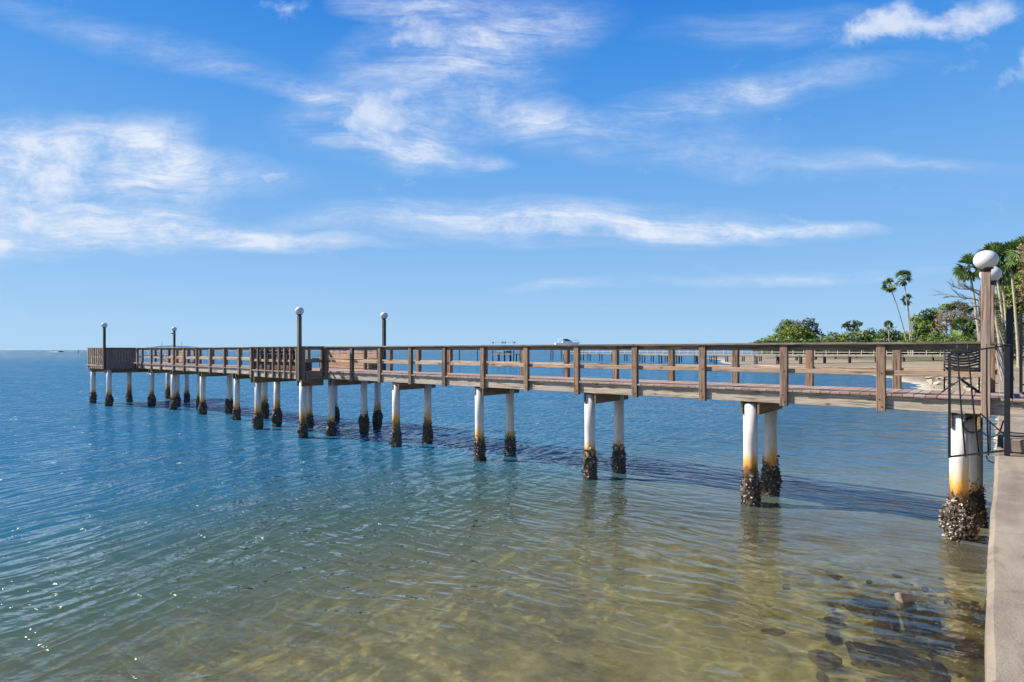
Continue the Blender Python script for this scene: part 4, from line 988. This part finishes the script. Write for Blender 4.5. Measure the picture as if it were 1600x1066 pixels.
ptree('shrub_mass', 'long dark hedge of scrub behind the railed dock', 'shrub', 1330, 0, 180, [(x_, 541, 26, 8) for x_ in range(1200, 1470, 22)] + [(x_, 547, 24, 8) for x_ in range(1200, 1560, 18)], 24000, .42, 'leafd', 46, group=G, trunk=.1)
ptree('shrub_mass', 'dark scrub along the beach below the tall right-hand palms', 'shrub', 1545, 0, 100, [(x_, 537, 26, 13) for x_ in range(1470, 1660, 20)], 6500, .22, 'leaf', 47, group=G, trunk=.1)
def fan_palm(label, x, ytop, Y, xb, crown_px, seed, n=20, group='tall fan palms', name='fan_palm', skirt=True, trunk_r=.16):
    k = Y/915; base = Vector(((xb-800)*k, Y, 1.1)); r = random.Random(seed)
    t = tag(empty(name, base), label, 'palm tree', group)
    top = Vector(((x-xb)*k, 0, CAM_H + (547-ytop)*k - 1.1)); m = MB()
    pts = [top*f + Vector((-.10*(top.x)*math.sin(PI*f), 0, 0)) for f in np.linspace(0, 1, 9)]; pts[0].z = -.6
    m.tube(pts, [trunk_r*1.5] + [trunk_r*(1.15 - .4*f) for f in np.linspace(.1, 1, 8)], 8); m.build('trunk', M['trunk'], t)
    Rr = crown_px*k/2; m = MB()
    for i in range(n):
        az = r.uniform(0, 2*PI); el = R(r.choice([85, 65, 45, 28, 12, -5, -22, -40, -55]) + r.uniform(-9, 9)); d = Vector((math.cos(az)*math.cos(el), math.sin(az)*math.cos(el), math.sin(el)))
        o = top + Vector((0, 0, .1)); pet = Rr*.42; hub = o + d*pet + Vector((0, 0, -.06*Rr)); sd_ = d.cross(Vector((0, 0, 1)))
        sd_ = sd_.normalized() if sd_.length > .05 else Vector((1, 0, 0)); sd_ = (Matrix.Rotation(r.uniform(-1.3, 1.3), 3, d) @ sd_).normalized(); up = sd_.cross(d).normalized()
        m.add([o + sd_*.04, o - sd_*.04, hub - sd_*.03, hub + sd_*.03], [(0, 1, 2, 3)], .3)
        sh = r.random()
        for j in range(11):
            a_ = R(-80 + 16*j); dr = (d*math.cos(a_) + sd_*math.sin(a_)).normalized(); ln = Rr*(.52 + .12*r.random())
            tip = hub + dr*ln + Vector((0, 0, -.16*ln*(1.2 - .5*math.cos(a_)))); w = dr.cross(up).normalized()*ln*.075; midp = hub + dr*ln*.55 + Vector((0, 0, -.02))
            m.add([hub, midp + w, tip, midp - w], [(0, 1, 2, 3)], min(1, sh*.7 + .3*r.random()))
    m.build('crown', M['palm'], t)
    if skirt:
        m = MB()
        for _ in range(16):
            az = r.uniform(0, 2*PI); q = top + Vector((0, 0, -.2)); e_ = q + Vector((math.cos(az)*Rr*.28, math.sin(az)*Rr*.28, -Rr*r.uniform(.45, .75))); s2 = Vector((-math.sin(az), math.cos(az), 0))*Rr*.12
            m.add([q, e_ - s2, e_ + Vector((0, 0, -.2)), e_ + s2], [(0, 1, 2, 3)])
        m.build('dry_skirt', M['dryskirt'], t)
    return t
fan_palm('leftmost of three tall slender palms, trunk leaning right', 1390, 446, 170, 1421, 28, 1)
fan_palm('tallest of the three slender palms over the cove', 1412, 434, 165, 1424, 31, 2)
fan_palm('shortest of the three slender palms, right below the tallest', 1417, 468, 170, 1427, 22, 3)
fan_palm('small round-headed palm above the olive tree', 1388, 507, 190, 1390, 15, 4, 30, 'short palms', 'cabbage_palm', False)
fan_palm('fan palm whose crown shows left of the nearest globe lamp', 1514, 418, 75, 1534, 50, 5, 30)
fan_palm('fan palm with crown just right of the nearest globe lamp', 1553, 404, 80, 1574, 58, 6, 32)
fan_palm('fan palm with pale trunk at the right, crown beside the lamp palm', 1578, 402, 78, 1592, 58, 7, 32)
fan_palm('low dark palm crown filling between the two lamp palms', 1564, 424, 84, 1577, 54, 8, 32)
fan_palm('fan palm cut by the right edge of the picture', 1602, 392, 76, 1606, 58, 9, 24)
fan_palm('thin pale palm trunk behind the globe lamps', 1540, 425, 70, 1567, 34, 10, 26)
fan_palm('bushy young palm at the foot of the dry tree', 1505, 512, 120, 1506, 42, 12, 44, 'short palms', 'young_palm', False)
# bare tree with long dark branches reaching left over the cove
def bare(label, x, Y, ybase, seed, dirs, mat, name='bare_tree'):
    k = Y/915; t = tag(empty(name, ((x-800)*k, Y, 1.0)), label, 'tree', 'leafless trees by the cove'); r = random.Random(seed); m = MB()
    H_ = lambda y: CAM_H + (547-y)*k - 1.0
    m.tube([(0, 0, -.5), (.1, 0, H_(505)), (0, 0, H_(470)), (.1, 0, H_(445))], [.34, .26, .17, .05], 8)
    def br(p, d, L, rad, dep):
        pts = [p]; q = p.copy(); dd = d.copy()
        for _ in range(5):
            dd = (dd + Vector((r.uniform(-.25, .25), r.uniform(-.25, .25), r.uniform(-.22, .25)))).normalized(); q = q + dd*L/5; pts.append(q.copy())
        m.tube(pts, [rad*(1-.16*i) for i in range(6)], 5)
        if dep:
            for i in range(1, 6):
                for _ in range(2): br(pts[i], (dd + Vector((r.uniform(-.7, .7), r.uniform(-.7, .7), r.uniform(-.4, .6)))).normalized(), L*.42, rad*.45, dep-1)
    for (y0, dx, dz, L) in dirs: br(Vector((0, 0, H_(y0))), Vector((dx, r.uniform(-.3, .3), dz)).normalized(), L, .10, 2)
    m.build('trunk', M[mat], t)
bare('bare tree with long dark branches reaching left behind the lamp post', 1531, 72, 0, 5, [(470, -1, .12, 3.4), (478, -1, -.02, 3.9), (455, -1, .5, 2.6), (462, -.5, 1, 2.0), (480, 1, .5, 2.0), (500, -.9, .3, 2.2), (490, .8, .6, 2.0)], 'oldwood')
# bleached leaning trunks right of the lamp post
t = tag(empty('leaning_dead_trunks', (px(1562, 545, 50).x, 50, 1.0)), 'bleached dead trunks leaning together right of the lamp posts', 'dead tree'); m = MB()
for (x0, x1, z1, r_) in ((.6, -1.2, 4.6, .10), (.9, -.9, 4.4, .08), (.2, -.7, 3.6, .07), (1.2, 0.2, 3.9, .07)): m.tube([(x0, 0, -.4), ((x0+x1)/2+.1, .2, z1*.5), (x1, .3, z1)], [r_, r_*.8, r_*.4], 7)
m.build('trunk', M['deadbark'], t)
# agave at the right edge
t = tag(empty('agave_plant', W(-4.2, 2.6, 1.6)), 'spiky yellow-green agave at the right edge behind the gate', 'plant')
r = random.Random(9)
for k in range(18):
    az = k*2.4; el = R(r.uniform(15, 70)); L = r.uniform(1.3, 1.9); m = MB(); vs = []; n_ = 6
    dx, dy = math.cos(az), math.sin(az)
    for i in range(n_+1):
        f = i/n_; w = .10*math.sin(PI*min(1, f*.8+.2))*(1-f*.3) if i < n_ else .004; rr2 = L*f*math.cos(el); z = .75 + L*f*math.sin(el) - .5*f*f
        for (q, dz) in ((-w, .03), (0, -.01), (w, .03)): vs.append((dx*rr2 - dy*q, dy*rr2 + dx*q, z + dz))
    fs = [(i*3+j, i*3+j+1, (i+1)*3+j+1, (i+1)*3+j) for i in range(n_) for j in range(2)]
    m.add(vs, fs, r.random()); m.build('leaf', M['leafy'], t, True)
m = MB(); m.tube([(0, 0, -.5), (0, 0, .8)], [.14, .12], 8); m.build('stem', M['bark'], t)
